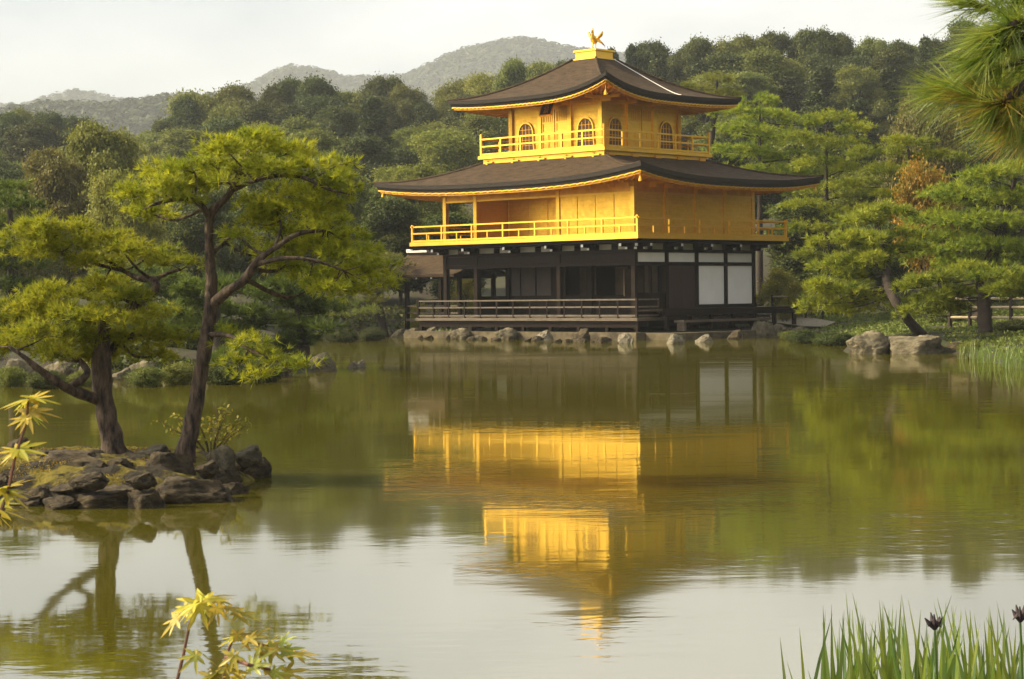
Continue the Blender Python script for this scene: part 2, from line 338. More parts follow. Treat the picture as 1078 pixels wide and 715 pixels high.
# one level sheet out to the horizon, under everything
far = MB(); far.add([(-750, 415, -1.7), (750, 415, -1.7), (750, 2440, -1.7), (-750, 2440, -1.7)], [(0, 1, 2, 3)]); o = far.build('terrain', M['hill']); o['kind'] = 'structure'
wm = MB(); wm.add([(-120, -2, 0), (120, -2, 0), (120, 112, 0), (-120, 112, 0)], [(0, 1, 2, 3)]); o = wm.build('water', M['water']); o['kind'] = 'structure'

xi, yi = np.meshgrid(np.linspace(-10.4, -2.5, 240), np.linspace(19.2, 26, 200)); si = sdist(ISL, xi, yi)
zi = np.where(si > 0, .36 * (1 - np.exp(-si / .4)), np.maximum(-.5, si * 1.2))
zi += np.array([(noise.ridged_multi_fractal(Vector((x * 1.6, y * 1.6, 0)), .9, 2.1, 5, 1.0, 2.0) - 1.1) * .075 + noise.fractal(Vector((x * 5, y * 5, 2)), 1, 2, 4) * .03 for x, y in zip(xi.ravel(), yi.ravel())]).reshape(xi.shape)
grid_mesh('islet_ground', xi, yi, zi, M['moss'])
def islet_z(x, y):
    s = float(sdist(ISL, np.array([x]), np.array([y]))[0]); return .36 * (1 - math.exp(-s / .4)) if s > 0 else 0.0

# distant hills: crest lines read off at their own distances
def ridge(name, prof, d, depth, m, amp, seed):
    n = 260; X = np.linspace(-.36 * d, .36 * d, n); rows = []
    pxs = np.array([p[0] for p in prof]); pzs = np.array([P(p[0], p[1] + 6, d).z for p in prof])
    cr = np.interp(X, (pxs - 539) / F * d, pzs)
    T = np.linspace(-1, 1, 41); XX = np.repeat(X[None], 41, 0); YY = d + T[:, None] * depth + 0 * XX
    prof_t = np.where(T < 0, np.cos(T * math.pi / 2) ** 1.0, np.cos(T * math.pi / 2) ** .7)
    ZZ = cr[None] * prof_t[:, None] - 1.5
    ZZ += np.array([noise.fractal(Vector((x / d * 30, y / d * 30, seed)), 1, 2, 5) for x, y in zip(XX.ravel(), YY.ravel())]).reshape(XX.shape) * amp * prof_t[:, None] ** .3
    grid_mesh(name, XX, YY, ZZ, m)
    return X, YY[:, 0], ZZ
NEARR = [(-60, 124), (0, 121), (20, 117), (40, 112), (62, 108), (85, 110), (110, 112), (140, 109), (170, 106), (195, 103), (215, 101), (300, 108), (420, 112), (600, 112), (1200, 130)]
FARR = [(-60, 110), (30, 110), (70, 102), (95, 97), (120, 102), (150, 106), (180, 102), (210, 104), (245, 100), (270, 91), (300, 76), (318, 70), (345, 72), (370, 80), (400, 82), (430, 80), (450, 72), (480, 57), (505, 48), (530, 43), (545, 41), (565, 44), (590, 48), (610, 51), (660, 58), (720, 66), (900, 75), (1200, 90)]
FARTHEST = [(-60, 112), (1200, 112)]
rx_, ry_, rz_ = ridge('hills', NEARR, 1000, 230, M['hill'], 3.0, 1.0)
mx_, my_, mz_ = ridge('mountain', FARR, 2000, 400, M['hill'], 5.0, 5.0)

def tuft_cover(name, X, Yr, Z, n, size, tmax, label):
    """tree crowns too many to count on a far slope: small leafy domes in one object"""
    fi = rng.uniform(0, len(X) - 1.01, n); fj = rng.uniform(0, tmax * (len(Yr) - 1), n)
    i0, j0 = fi.astype(int), fj.astype(int); a, b = fi - i0, fj - j0
    z = (Z[j0, i0] * (1 - a) + Z[j0, i0 + 1] * a) * (1 - b) + (Z[j0 + 1, i0] * (1 - a) + Z[j0 + 1, i0 + 1] * a) * b
    x = X[i0] + a * (X[1] - X[0]); y = Yr[j0] + b * (Yr[1] - Yr[0])
    base = np.stack([x, y, z], 1); s = size * rng.uniform(.6, 1.4, n); K = 20
    d = unit(rng.normal(size=(n * K, 3))); d[:, 2] = np.abs(d[:, 2])
    c = np.repeat(base, K, 0) + d * np.repeat(s, K)[:, None] * np.array([1, 1, 1.25])
    v = leaf_quads(c, d + rng.normal(size=d.shape) * .25 + [0, 0, .4], np.repeat(s, K) * .7, np.repeat(s, K) * .5)
    o = npmesh(name, v, 4, M['far_green'], None, np.repeat(rng.uniform(0, 1, n), K)); tag(o, label, None, None, 'stuff'); return o
tuft_cover('hill_forest', rx_, ry_, rz_, 12000, 3.4, .53, 'hazy green forest covering the low hill at far left')
tuft_cover('mountain_forest', mx_, my_, mz_, 16000, 5.0, .53, 'blue-grey forest covering the far mountain')

# haze
hz = MB().box(-760, 760, -32, 2450, -3, 300); o = hz.build('haze', None); o['kind'] = 'stuff'; o['label'] = 'warm thin haze between the garden and the mountain'
hm = bpy.data.materials.new('haze'); hm.use_nodes = True; t = hm.node_tree; t.nodes.clear()
pv = N(t, 'ShaderNodeVolumePrincipled', Density=HAZE, Anisotropy=.2); pv.inputs['Color'].default_value = (.90, .94, .97, 1)
oo = N(t, 'ShaderNodeOutputMaterial'); t.links.new(pv.outputs[0], oo.inputs['Volume']); o.data.materials.append(hm)

# ------------------------------------------------------------------ rocks
def rock_mesh(seed, flat=.7, sub=5, rough=.22):
    bm = bmesh.new(); bmesh.ops.create_icosphere(bm, subdivisions=sub, radius=1); o = Vector((seed * 7.3, seed * 2.1, seed))
    # cutting planes give the stone its facets
    rr = random.Random(seed); cuts = [(Vector((rr.gauss(0, 1), rr.gauss(0, 1), rr.gauss(.2, .8))).normalized(), rr.uniform(.5, .85)) for _ in range(12)]
    for v in bm.verts:
        p = v.co.copy()
        for n_, dd in cuts:
            e = p.dot(n_) - dd
            if e > 0: p -= n_ * e * .9
        q = v.co; rid = 1 - abs(noise.noise(q * 2.3 + o)) * 2
        p *= 1 + rough * noise.fractal(q * 1.3 + o, 1, 2.1, 5) + .09 * rid * noise.noise(q * 5 + o) + .05 * noise.noise(q * 11 + o) + .025 * noise.noise(q * 23 + o)
        v.co = p
    xs_, ys2, zm = max(abs(v.co.x) for v in bm.verts), max(abs(v.co.y) for v in bm.verts), max(v.co.z for v in bm.verts)
    for v in bm.verts: v.co = (v.co.x / xs_, v.co.y / ys2, v.co.z / zm)
    me = bpy.data.meshes.new('rock'); bm.to_mesh(me); bm.free(); me.polygons.foreach_set('use_smooth', [True] * len(me.polygons)); return me
ROCKS = [rock_mesh(i + 1) for i in range(7)]
RK = {}
def rock(px, ywat, wpx, hpx, label, m='rock', z0=0.0, seed=None, deep=.8, group=None, name='rock', d=None):
    """a stone whose foot shows at (px, ywat), standing at height z0"""
    g = G(px, ywat, z0) if d is None else Vector((P(px, ywat, d).x, d, z0))
    wd = wpx * g.y / F / 2; hh = hpx * g.y / F
    seed = random.randrange(7) if seed is None else seed
    key = (seed, m)
    if key not in RK:
        me = ROCKS[seed].copy(); me.materials.clear(); me.materials.append(M[m]); RK[key] = me
    o = bpy.data.objects.new(name, RK[key]); C.objects.link(o)
    o.location = (g.x, g.y + wd * deep, z0 + hh * .1); o.scale = (wd * 1.06, wd * deep, hh * .9)
    o.rotation_euler = (0, 0, random.uniform(-.5, .5)); return tag(o, label, 'rock', group)

# ------------------------------------------------------------------ the golden pavilion (local x runs along the east side, local y along the south front)
TH = .8156; PX, PY = 5.4095, 85.0435
pav = empty('golden_pavilion', (PX, PY, 0), TH, 'three storey pavilion with gold upper floors and dark shingled roofs at the pond', 'pavilion')
def PL(a, b, z): return Vector((PX + a * math.cos(TH) - b * math.sin(TH), PY + a * math.sin(TH) + b * math.cos(TH), z))
D, WD = 8.69, 11.7; YB = [0, 2.2, 4.4, 7.0, 9.65, 11.7]; XB = [0, 2.17, 4.34, 6.52, 8.69]; REC = 2.17
CX, CY, HS = 3.58, 5.28, 2.765
B2, B3 = 1.18, 1.08
def part(name, mb, m, parent=pav, smooth=False): return mb.build(name, M[m], parent, smooth)
F1, E1 = .95, 1.31            # south veranda level, east edge level
# ---- lower storey
part('floor', MB().box(-1.05, D, -1.0, WD + 1.1, F1 - .13, F1), 'deck_wood')
part('floor_beam', MB().box(-.9, -.72, -.9, WD + 1.0, F1 - .42, F1 - .132).box(.1, D - .1, -.3, -.12, F1 - .42, F1 - .132).box(-.2, -.05, -.9, WD + .9, F1 - .4, F1 - .133), 'dark_wood')
for y in np.linspace(-.8, WD + .9, 9):
    part('foundation_post', MB().box(-.9, -.74, y - .08, y + .08, .35, F1 - .425), 'dark_wood')
for x, y in [(0, b) for b in (0, 4.4, 9.65, 11.7)] + [(a, 0) for a in XB[1:]] + [(8.69, b) for b in (4.4, 9.65, 11.7)] + [(REC, 11.7), (REC, 4.4), (REC, 9.65), (5.4, 11.7)]:
    part('pillar', MB().box(x - .11, x + .11, y - .11, y + .11, .4, 4.24), 'dark_wood')
# walls: recessed south wall, east wall, north and west walls
wl = MB()
wl.box(REC + .02, REC + .10, .1, 9.6, F1, 1.95).box(REC + .02, REC + .10, .1, 9.6, 3.28, 4.2)
wl.box(.1, REC, 9.62, 9.7, F1, 1.95).box(.1, REC, 9.62, 9.7, 3.2, 4.2)
wl.box(8.65, 8.73, 0, 9.65, F1, 4.2).box(REC, 8.6, 9.62, 9.7, F1, 4.2)
wl.box(.12, REC, -.04, .04, F1, 2.05)
part('wall', wl, 'dark_wood')
pn = MB()
for y0, y1 in ((9.5, 8.95), (8.85, 7.95), (7.85, 6.95)): pn.box(REC + .03, REC + .07, y1, y0, 1.95, 3.28)
part('wall_panel', pn, 'brown_panel')
for y0, y1 in ((1.2, 1.95), (2.4, 3.7), (4.9, 5.9)): part('painted_screen', MB().box(REC + .9, REC + .95, y0, y1, 1.7, 3.25), 'interior')
part('painted_screen', MB().box(.5, .95, 1.0, 1.05, 1.9, 3.1), 'interior'); part('painted_screen', MB().box(1.35, 1.85, 1.0, 1.05, 1.9, 3.1), 'interior')
for bx in ((REC + .0, REC + .11, 2.05, 2.19, 1.95, 3.28), (REC, REC + .11, .12, .3, 1.95, 3.28), (REC, REC + .11, 4.52, 4.7, 1.95, 3.28), (REC, REC + .11, 6.0, 6.9, 1.95, 3.28), (1.02, 1.16, -.05, .05, 2.05, 3.24)): part('window_post', MB().box(*bx), 'dark_wood')
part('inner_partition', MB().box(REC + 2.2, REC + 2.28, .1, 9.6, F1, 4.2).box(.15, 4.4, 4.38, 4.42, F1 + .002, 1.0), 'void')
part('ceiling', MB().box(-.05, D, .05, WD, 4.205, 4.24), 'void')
bm_ = MB()
bm_.box(-.10, .10, -.10, WD + .1, 3.26, 3.42).box(-.12, .12, -.12, WD + .12, 3.83, 3.96)
bm_.box(.115, D + .1, -.095, .095, 3.24, 3.40).box(.125, D + .12, -.115, .115, 3.82, 3.955)
bm_.box(4.45, D + .1, -.095, .095, 1.31, 1.47).box(.115, 4.4, -.09, .09, F1 + .003, 1.2)
bm_.box(-.06, .06, .11, WD - .1, 3.43, 3.82)
bm_.box(.1, D, WD - .09, WD + .09, 3.26, 3.42)
part('beam', bm_, 'dark_wood')
for a in range(4): part('white_panel', MB().box(XB[a] + .115, XB[a + 1] - .115, -.05, -.01, 3.403, 3.818), 'white')
for a in (2, 3): part('white_panel', MB().box(XB[a] + .115, XB[a + 1] - .115, -.05, -.01, 1.473, 3.237), 'white')
for k in range(2): part('plank_door', MB().box(2.29 + k * .98, 3.25 + k * .98, -.06, -.01, 1.22, 3.237), 'red_wood')
# bracket zone below the balcony
for i in range(len(YB) - 1):
    for h in range(2):
        y0 = YB[i] + (YB[i + 1] - YB[i]) * h / 2; y1 = YB[i] + (YB[i + 1] - YB[i]) * (h + 1) / 2
        part('transom_panel', MB().box(-.03, .01, y0 + .2, y1 - .2, 3.962, 4.23), 'plaster_dim')
for i in range(4):
    for h in range(2):
        x0 = XB[i] + 2.17 * h / 2; part('transom_panel', MB().box(x0 + .2, x0 + 1.085 - .2, -.03, .01, 3.957, 4.23), 'plaster_dim')
def bracket(q, out):
    """dark bracket arm with a white painted tip, pushing out along the unit vector out"""
    q, out = Vector(q), Vector(out); sd = Vector((-out.y, out.x, 0))
    b = part('bracket', MB().bar(q - out * .05, q + out * .85, .14, .15).bar(q - out * .0 + Vector((0, 0, -.14)), q + out * .45 + Vector((0, 0, -.14)), .15, .13)
             .bar(q + out * .32 - sd * .38 + Vector((0, 0, .0)), q + out * .32 + sd * .38, .12, .13), 'dark_wood')
    part('bracket_tip', MB().bar(q + out * .851, q + out * .872, .12, .12), 'white_tip', b); part('bracket_tip', MB().bar(q + out * .451 + Vector((0, 0, -.14)), q + out * .47 + Vector((0, 0, -.14)), .12, .10), 'white_tip', b)
for y in (0, 2.2, 4.4, 7.0, 9.65, 11.7): bracket((-.1, y, 4.14), (-1, 0, 0))
for x in XB: bracket((x, -.1, 4.14), (0, -1, 0))
bracket((-.08, -.08, 4.14), (-.707, -.707, 0))
fl = MB().box(-1.02, D + 1.02, -1.02, WD + 1.02, 4.25, 4.38)
part('joist_frame', fl, 'dark_wood')
# south veranda railing
def railing(z, pts, zs, m, post_every, size, name, post_name, struts=True, cap=.0, top_over=.0, postm=None):
    rb = MB()
    posts = []
    for p, q in zip(pts[:-1], pts[1:]):
        p, q = Vector((*p, 0)), Vector((*q, 0)); d = (q - p); L = d.length; d.normalize()
        for i, h in enumerate(zs):
            o = top_over if i == len(zs) - 1 else 0
            rb.bar(p + Vector((0, 0, z + h)) - d * o, q + Vector((0, 0, z + h)) + d * o, size, size * (.9 if i else 1.1))
        n = max(1, round(L / post_every))
        for k in range(n + 1): posts.append(p + d * L * k / n)
        if struts:
            for k in range(n): 
                c = p + d * L * (k + .5) / n; rb.bar(c + Vector((0, 0, z)), c + Vector((0, 0, z + zs[-2])), size * .8, size * .8)
    o = part(name, rb, m); seen = set()
    for c in posts:
        key = (round(c.x, 2), round(c.y, 2))
        if key in seen: continue
        seen.add(key)
        corner = any(abs(c.x - a) + abs(c.y - b) < .02 for a, b in pts)
        hh = zs[-1] + (cap if corner else -size * .5)
        pb = MB().bar(c + Vector((0, 0, z)), c + Vector((0, 0, z + hh)), size * (1.35 if corner else 1.1), size * (1.35 if corner else 1.1))
        part(post_name, pb, postm or m, o)
    return o
railing(F1, [(-.98, WD + .95), (-.98, -.92), (.55, -.92)], (.10, .48, .80), 'deck_wood', 1.05, .075, 'veranda_railing', 'railing_post', struts=False, cap=.06, postm='dark_wood')
# east edge, one step up, with its legs
e = part('engawa', MB().box(-.0, D + 1.55, -1.55, -.12, E1 - .09, E1).box(.2, D + 1.5, -1.5, -1.36, E1 - .3, E1 - .095), 'dark_wood')
for x in np.linspace(.5, D + 1.4, 7): part('leg', MB().box(x - .08, x + .08, -1.45, -1.3, .4, E1 - .3), 'dark_wood', e)
part('step', MB().box(.7, 7.2, -2.15, -1.62, .72, .82).box(.8, .95, -2.1, -1.7, .35, .72).box(6.9, 7.05, -2.1, -1.7, .35, .72), 'deck_wood')
# ---- middle storey
Z2 = 4.56
part('balcony_floor', MB().box(-B2 - .06, D + B2 + .06, -B2 - .06, WD + B2 + .06, 4.385, Z2), 'gold')
railing(Z2, [(D + B2 - .05, WD + B2 - .05), (-B2 + .05, WD + B2 - .05), (-B2 + .05, -B2 + .05), (D + B2 - .05, -B2 + .05), (D + B2 - .05, WD + B2 - .05)], (.06, .42, .74), 'gold', 2.1, .075, 'balcony_railing', 'railing_post', cap=.10, top_over=.12)
T2 = 6.95
for x, y in [(0, b) for b in (0, 4.4, 9.65, 11.7)] + [(a, 0) for a in XB[1:]] + [(8.69, 9.65), (8.69, 11.7), (REC, 11.7)]:
    part('gold_pillar', MB().box(x - .10, x + .10, y - .10, y + .10, Z2, T2 + .3), 'gold')
part('frieze', MB().box(-.05, -.032, .11, WD - .1, 6.50, 7.04), 'gold_shade'); part('frieze', MB().box(.11, D - .1, -.062, -.042, 6.50, 7.04), 'gold_shade')  # the eave shade on the frieze is in its deeper gold
g = MB().box(-.03, .05, .1, 4.3, Z2, T2).box(REC - .03, REC + .05, 4.4, 9.55, Z2, T2).box(.1, REC, 9.61, 9.69, Z2, T2).box(.06, REC - .04, 4.36, 4.44, Z2, T2)
g.box(.1, 8.59, -.04, .04, Z2, T2).box(8.65, 8.73, .1, 9.55, Z2, T2).box(REC + .06, 8.6, 9.61, 9.69, Z2, T2)
part('gold_wall', g, 'gold_board')
part('gold_beam', MB().box(-.08, .08, .11, WD - .1, 6.42, 6.50).box(.11, D - .1, -.08, .08, 6.42, 6.50).box(REC - .07, REC + .0, 4.45, 9.55, 6.5, 6.6), 'gold')
part('veranda_ceiling', MB().box(-.05, REC, 4.4, WD, 6.84, 6.9).box(REC, D, 9.7, WD, 6.84, 6.9), 'gold_shade')
for y0, y1 in ((.08, .98), (1.10, 2.08), (2.2, 3.15), (3.27, 4.25)): part('shutter', MB().box(-.055, -.031, y0, y1, Z2 + .08, 6.41), 'gold_board')
for y0, y1 in ((4.6, 5.75), (5.82, 6.95), (7.02, 8.2), (8.27, 9.45)): part('sliding_door', MB().box(REC - .055, REC - .031, y0, y1, Z2 + .06, 6.48), 'gold_board')
for k in range(14): pass
sl = MB()
for k in range(22): sl.box(.25, REC - .15, 9.585, 9.607, Z2 + .2 + k * .09, Z2 + .25 + k * .09)
part('slatted_shutter', sl, 'gold')
for a in range(4):
    part('shutter', MB().box(XB[a] + .16, XB[a + 1] - .16, -.06, -.041, Z2 + .1, 6.41), 'gold_board')

# ---- roofs
def loop_pt(rect, side, t):
    x0, x1, y0, y1 = rect; u = (t + 1) / 2
    return [(x0 + (x1 - x0) * u, y0), (x1, y0 + (y1 - y0) * u), (x1 - (x1 - x0) * u, y1), (x0, y1 - (y1 - y0) * u)][side]
def roof(name, inner, outer, zi, ze, lifts, expo, edge, wallrect, zw, rafters, ns=14, ntt=36):
    def lf(side, t): return lifts[0 if (side == 0 and t < 0) or (side == 3 and t > 0) else 1]
    def z_at(side, s, t): return zi + (ze - zi) * (1 - (1 - s) ** expo) + lf(side, t) * abs(t) ** 2.8 * s ** 2.2
    def pt(side, s, t):
        a, b = loop_pt(inner, side, t), loop_pt(outer, side, t); return (a[0] + (b[0] - a[0]) * s, a[1] + (b[1] - a[1]) * s, z_at(side, s, t))
    top, under = MB(), MB()
    for side in range(4):
        vs = [pt(side, i / ns, -1 + 2 * j / ntt) for i in range(ns + 1) for j in range(ntt + 1)]
        w = ntt + 1
        top.add(vs, [(i * w + j, i * w + j + 1, (i + 1) * w + j + 1, (i + 1) * w + j) for i in range(ns) for j in range(ntt)])
        # thick layered edge: two set-back courses and the underside of the bark
        ev = []
        for j in range(ntt + 1):
            t = -1 + 2 * j / ntt; o = Vector(pt(side, 1, t)); nn = Vector([(0, -1, 0), (1, 0, 0), (0, 1, 0), (-1, 0, 0)][side]); sd = Vector([(1, 0, 0), (0, 1, 0), (-1, 0, 0), (0, -1, 0)][side])
            def inn(k): return o - nn * k - sd * k * t
            ev += [o + Vector((0, 0, -.005)), inn(.03) + Vector((0, 0, -edge * .55)), inn(.10) + Vector((0, 0, -edge * .56)), inn(.13) + Vector((0, 0, -edge)), inn(.5) + Vector((0, 0, -edge + .02))]
        under.add(ev, [(j * 5 + k, (j + 1) * 5 + k, (j + 1) * 5 + k + 1, j * 5 + k + 1) for j in range(ntt) for k in range(4)])
    r = top.build(name, M['bark_roof'], pav, smooth=True, fix=False)
    part('roof_edge', under, 'roof_edge', r)
    # hip ridges
    for side in range(4):
        hp = MB(); hp.tube([Vector(pt(side, i / ns, -1)) + Vector((0, 0, .01)) for i in range(ns + 1)], [.07] * ns + [.05], 6)
        part('ridge', hp, 'bark_roof', r, True)
    # gilded soffit with rafters
    sf, rf = MB(), MB(); ins = .19
    orect = (outer[0] + ins, outer[1] - ins, outer[2] + ins, outer[3] - ins); m_ = 8
    def sp(side, s, t, dz=0):
        a, b = loop_pt(wallrect, side, t), loop_pt(orect, side, t)
        zo = ze + lf(side, t) * abs(t) ** 2.8 - edge - .10; return Vector((a[0] + (b[0] - a[0]) * s, a[1] + (b[1] - a[1]) * s, zw + (zo - zw) * (s ** 1.15) + dz))
    for side in range(4):
        w = ntt + 1
        sf.add([sp(side, i / m_, -1 + 2 * j / ntt) for i in range(m_ + 1) for j in range(w)], [(i * w + j, i * w + j + 1, (i + 1) * w + j + 1, (i + 1) * w + j) for i in range(m_) for j in range(ntt)])
        sf.add([sp(side, .985, -1 + 2 * j / ntt, q) for q in (-.05, .14) for j in range(w)], [(j, j + 1, w + j + 1, w + j) for j in range(ntt)])  # fascia band under the gilded line, its shade painted in
        for k in range(rafters):
            t = -.97 + 1.94 * k / (rafters - 1)
            rf.bar(sp(side, .03, t, -.05), sp(side, .62, t, -.05), .075, .09); rf.bar(sp(side, .62, t, -.03), sp(side, .985, t, -.02), .07, .07)
    s = part('soffit', sf, 'gold_shade', r); part('rafters', rf, 'gold_shade', r)
    gb = MB()
    for side in range(4):
        for j in range(ntt): gb.bar(sp(side, 1.012, -1 + 2 * j / ntt, .05), sp(side, 1.012, -1 + 2 * (j + 1) / ntt, .095), .05, .045)
    part('gilded_eave', gb, 'gold', r)
    return r, pt
OV = 2.42
roof('lower_roof', (CX - 3.55, CX + 3.55, CY - 3.55, CY + 3.55), (-OV, D + OV, -OV, WD + OV), 8.28, 7.08, (.50, .36), 1.45, .34, (-.05, D + .05, -.05, WD + .05), 7.05, 34)
for y in (0, 1.1, 2.2, 3.3, 4.4, 7.0, 9.65, 11.7):
    b = part('gold_bracket', MB().box(-.75, -.05, y - .06, y + .06, 6.84, 6.97).box(-.4, -.05, y - .06, y + .06, 6.70, 6.835), 'gold')
for x in (1.1, 2.17, 3.2, 4.34, 5.4, 6.52, 8.69): part('gold_bracket', MB().box(x - .06, x + .06, -.75, -.05, 6.84, 6.97).box(x - .06, x + .06, -.4, -.05, 6.70, 6.835), 'gold')
# ---- top storey
Z3 = 8.52; g3 = HS + B3; T3 = 11.0
part('balcony_base', MB().box(CX - g3 + .12, CX + g3 - .12, CY - g3 + .12, CY + g3 - .12, 7.9, Z3 - .15), 'gold')
part('balcony_floor', MB().box(CX - g3 - .06, CX + g3 + .06, CY - g3 - .06, CY + g3 + .06, Z3 - .148, Z3), 'gold')
q = g3 - .06
railing(Z3, [(CX + q, CY + q), (CX - q, CY + q), (CX - q, CY - q), (CX + q, CY - q), (CX + q, CY + q)], (.07, .44, .78), 'gold', 1.25, .075, 'top_railing', 'railing_post', struts=False, cap=.24)
for k in np.linspace(-q + .5, q - .5, 5):
    part('carved_ornament', MB().prism([(CY + k - .22, 8.17), (CY + k + .1, 8.17), (CY + k + .1, 8.10), (CY + k + .2, 8.10), (CY + k + .2, 8.30), (CY + k + .1, 8.30), (CY + k + .1, 8.24), (CY + k - .22, 8.24)], 'x', CX - g3 + .03, CX - g3 + .118), 'gold_shade')
    part('carved_ornament', MB().prism([(CX + k + .22, 8.17), (CX + k - .1, 8.17), (CX + k - .1, 8.10), (CX + k - .2, 8.10), (CX + k - .2, 8.30), (CX + k - .1, 8.30), (CX + k - .1, 8.24), (CX + k + .22, 8.24)], 'y', CY - g3 + .03, CY - g3 + .118), 'gold_shade')
part('gold_wall', MB().box(CX - HS, CX + HS, CY - HS, CY + HS, Z3, T3 + .1), 'gold_board')
TB = HS * 2 / 3
for i in range(4):
    o = -HS + i * TB
    for x, y in {(CX - HS, CY + o), (CX + o, CY - HS), (CX + HS, CY + o), (CX + o, CY + HS)}:
        part('gold_pillar', MB().box(x - .11, x + .11, y - .11, y + .11, Z3, T3 + .2), 'gold')
part('frieze', MB().box(CX - HS - .03, CX - HS - .002, CY - HS, CY + HS, 10.8, 11.09), 'gold_shade'); part('frieze', MB().box(CX - HS, CX + HS, CY - HS - .03, CY - HS - .002, 10.8, 11.09), 'gold_shade')
part('gold_beam', MB().box(CX - HS - .09, CX + HS + .09, CY - HS - .09, CY + HS + .09, 10.66, 10.80).box(CX - HS - .06, CX + HS + .06, CY - HS - .06, CY + HS + .06, Z3, Z3 + .12), 'gold')
def arch(w, h, n=10):
    """bell shaped window outline"""
    pts = [(-w * .56, 0), (-w * .52, h * .25), (-w * .5, h * .55)]
    for k in range(n + 1):
        a = math.pi * (1 - k / n); pts.append((math.cos(a) * w * .5, h * .55 + (math.sin(a) ** .85) * h * .45))
    pts += [(w * .5, h * .55), (w * .52, h * .25), (w * .56, 0)]
    out = []
    for p in pts:
        if not out or abs(p[0] - out[-1][0]) + abs(p[1] - out[-1][1]) > 1e-4: out.append(p)
    return out
def face_xf(side, off, z, depth):
    """point on a top storey face: off along it, z up, depth out from the wall"""
    return [lambda a, b, c: (CX - HS - depth - c, CY - (off + a), z + b), lambda a, b, c: (CX + off + a, CY - HS - depth - c, z + b),
            lambda a, b, c: (CX + HS + depth + c, CY + off + a, z + b), lambda a, b, c: (CX - off - a, CY + HS + depth + c, z + b)][side]
def slab_poly(mb, poly, xf, thick):
    n = len(poly); vs = [xf(a, b, 0) for a, b in poly] + [xf(a, b, thick) for a, b in poly]
    mb.add(vs, [tuple(range(n)), tuple(range(n, 2 * n))] + [(i, (i + 1) % n, n + (i + 1) % n, n + i) for i in range(n)]); return mb
def rect(a0, a1, b0, b1): return [(a0, b0), (a1, b0), (a1, b1), (a0, b1)]
for side in range(4):
    for off in (-TB, TB):
        ar = arch(.84, 1.25); xf = face_xf(side, off, Z3 + .18, .004)
        w = part('bell_window', slab_poly(MB(), ar, xf, .02), 'lattice')
        fr = MB(); ring = [(a * 1.1, b * 1.05 if b > 0 else 0) for a, b in ar]
        for p, q2 in zip(ring[:-1], ring[1:]): fr.bar(xf(*p, .03), xf(*q2, .03), .07, .07)
        part('window_frame', fr, 'gold', w)
        lt = MB()
        for k in (-.21, 0, .21): lt.add(*(lambda v: (v, [(0, 1, 2, 3), (4, 5, 6, 7), (0, 1, 5, 4), (1, 2, 6, 5), (2, 3, 7, 6), (3, 0, 4, 7)]))([xf(a, b, c) for c in (.021, .04) for a, b in rect(k - .018, k + .018, .02, 1.12 if k else 1.22)]))
        for h in (.25, .5, .75, .98): lt.add(*(lambda v: (v, [(0, 1, 2, 3), (4, 5, 6, 7), (0, 1, 5, 4), (1, 2, 6, 5), (2, 3, 7, 6), (3, 0, 4, 7)]))([xf(a, b, c) for c in (.0215, .039) for a, b in rect(-.4, .4, h - .014, h + .014)]))
        part('lattice', lt, 'gold_shade', w)
    # pair of panelled doors in the middle bay
    for s in (-1, 1):
        xf = face_xf(side, s * .42, Z3 + .13, .004); dmb = slab_poly(MB(), rect(-.39, .39, 0, 1.86), xf, .03)
        dr = part('panelled_door', dmb, 'gold')
        fm = MB()
        for r_ in (rect(-.39, -.31, 0, 1.86), rect(.31, .39, 0, 1.86), rect(-.308, .308, 0, .1), rect(-.308, .308, .78, .86), rect(-.308, .308, 1.22, 1.29), rect(-.308, .308, 1.76, 1.86), rect(-.03, .03, .102, .778)): slab_poly(fm, r_, face_xf(side, s * .42, Z3 + .13, .035), .03)
        part('door_frame', fm, 'gold', dr)
        lt = MB()
        for k in range(5): slab_poly(lt, rect(-.26 + k * .13 - .018, -.26 + k * .13 + .018, 1.3, 1.755), face_xf(side, s * .42, Z3 + .13, .036), .015)
        part('lattice', lt, 'gold_shade', dr)
# name board hanging under the south eave
pq = empty('name_plaque', (CX - HS - .62, CY - .1, 10.62)); pq.parent = pav; pq.rotation_euler = (0, R(24), 0)
pb = MB().box(-.03, .03, -.33, .33, -.46, .46).build('board', M['plaque'], pq)
MB().box(-.045, .04, -.38, -.33, -.5, .5).box(-.045, .04, .33, .38, -.5, .5).box(-.045, .04, -.329, .329, .46, .5).box(-.045, .04, -.329, .329, -.5, -.46).build('frame', M['gold'], pq)
try:
    cu = bpy.data.curves.new('inscription', 'FONT'); cu.body = '\u7a76\n\u7adf\n\u9802'; cu.size = .3; cu.align_x = 'CENTER'; cu.align_y = 'CENTER'; cu.extrude = .004; cu.space_line = .9
    to = bpy.data.objects.new('inscription_text', cu); C.objects.link(to); bpy.context.view_layer.update()
    me = bpy.data.meshes.new_from_object(to.evaluated_get(bpy.context.evaluated_depsgraph_get())); bpy.data.objects.remove(to)
    io = link_mesh('inscription', me, None, pq); me.materials.clear(); me.materials.append(M['gold'])
    io.matrix_local = Matrix(((0, 0, -1, -.036), (-1, 0, 0, 0), (0, 1, 0, 0), (0, 0, 0, 1)))
except Exception as ex: print('inscription', ex)
UO = 4.9
ur, upt = roof('upper_roof', (CX - .72, CX + .72, CY - .72, CY + .72), (CX - UO, CX + UO, CY - UO, CY + UO), 12.98, 10.98, (.70, .16), 1.55, .30, (CX - HS, CX + HS, CY - HS, CY + HS), 11.05, 26)
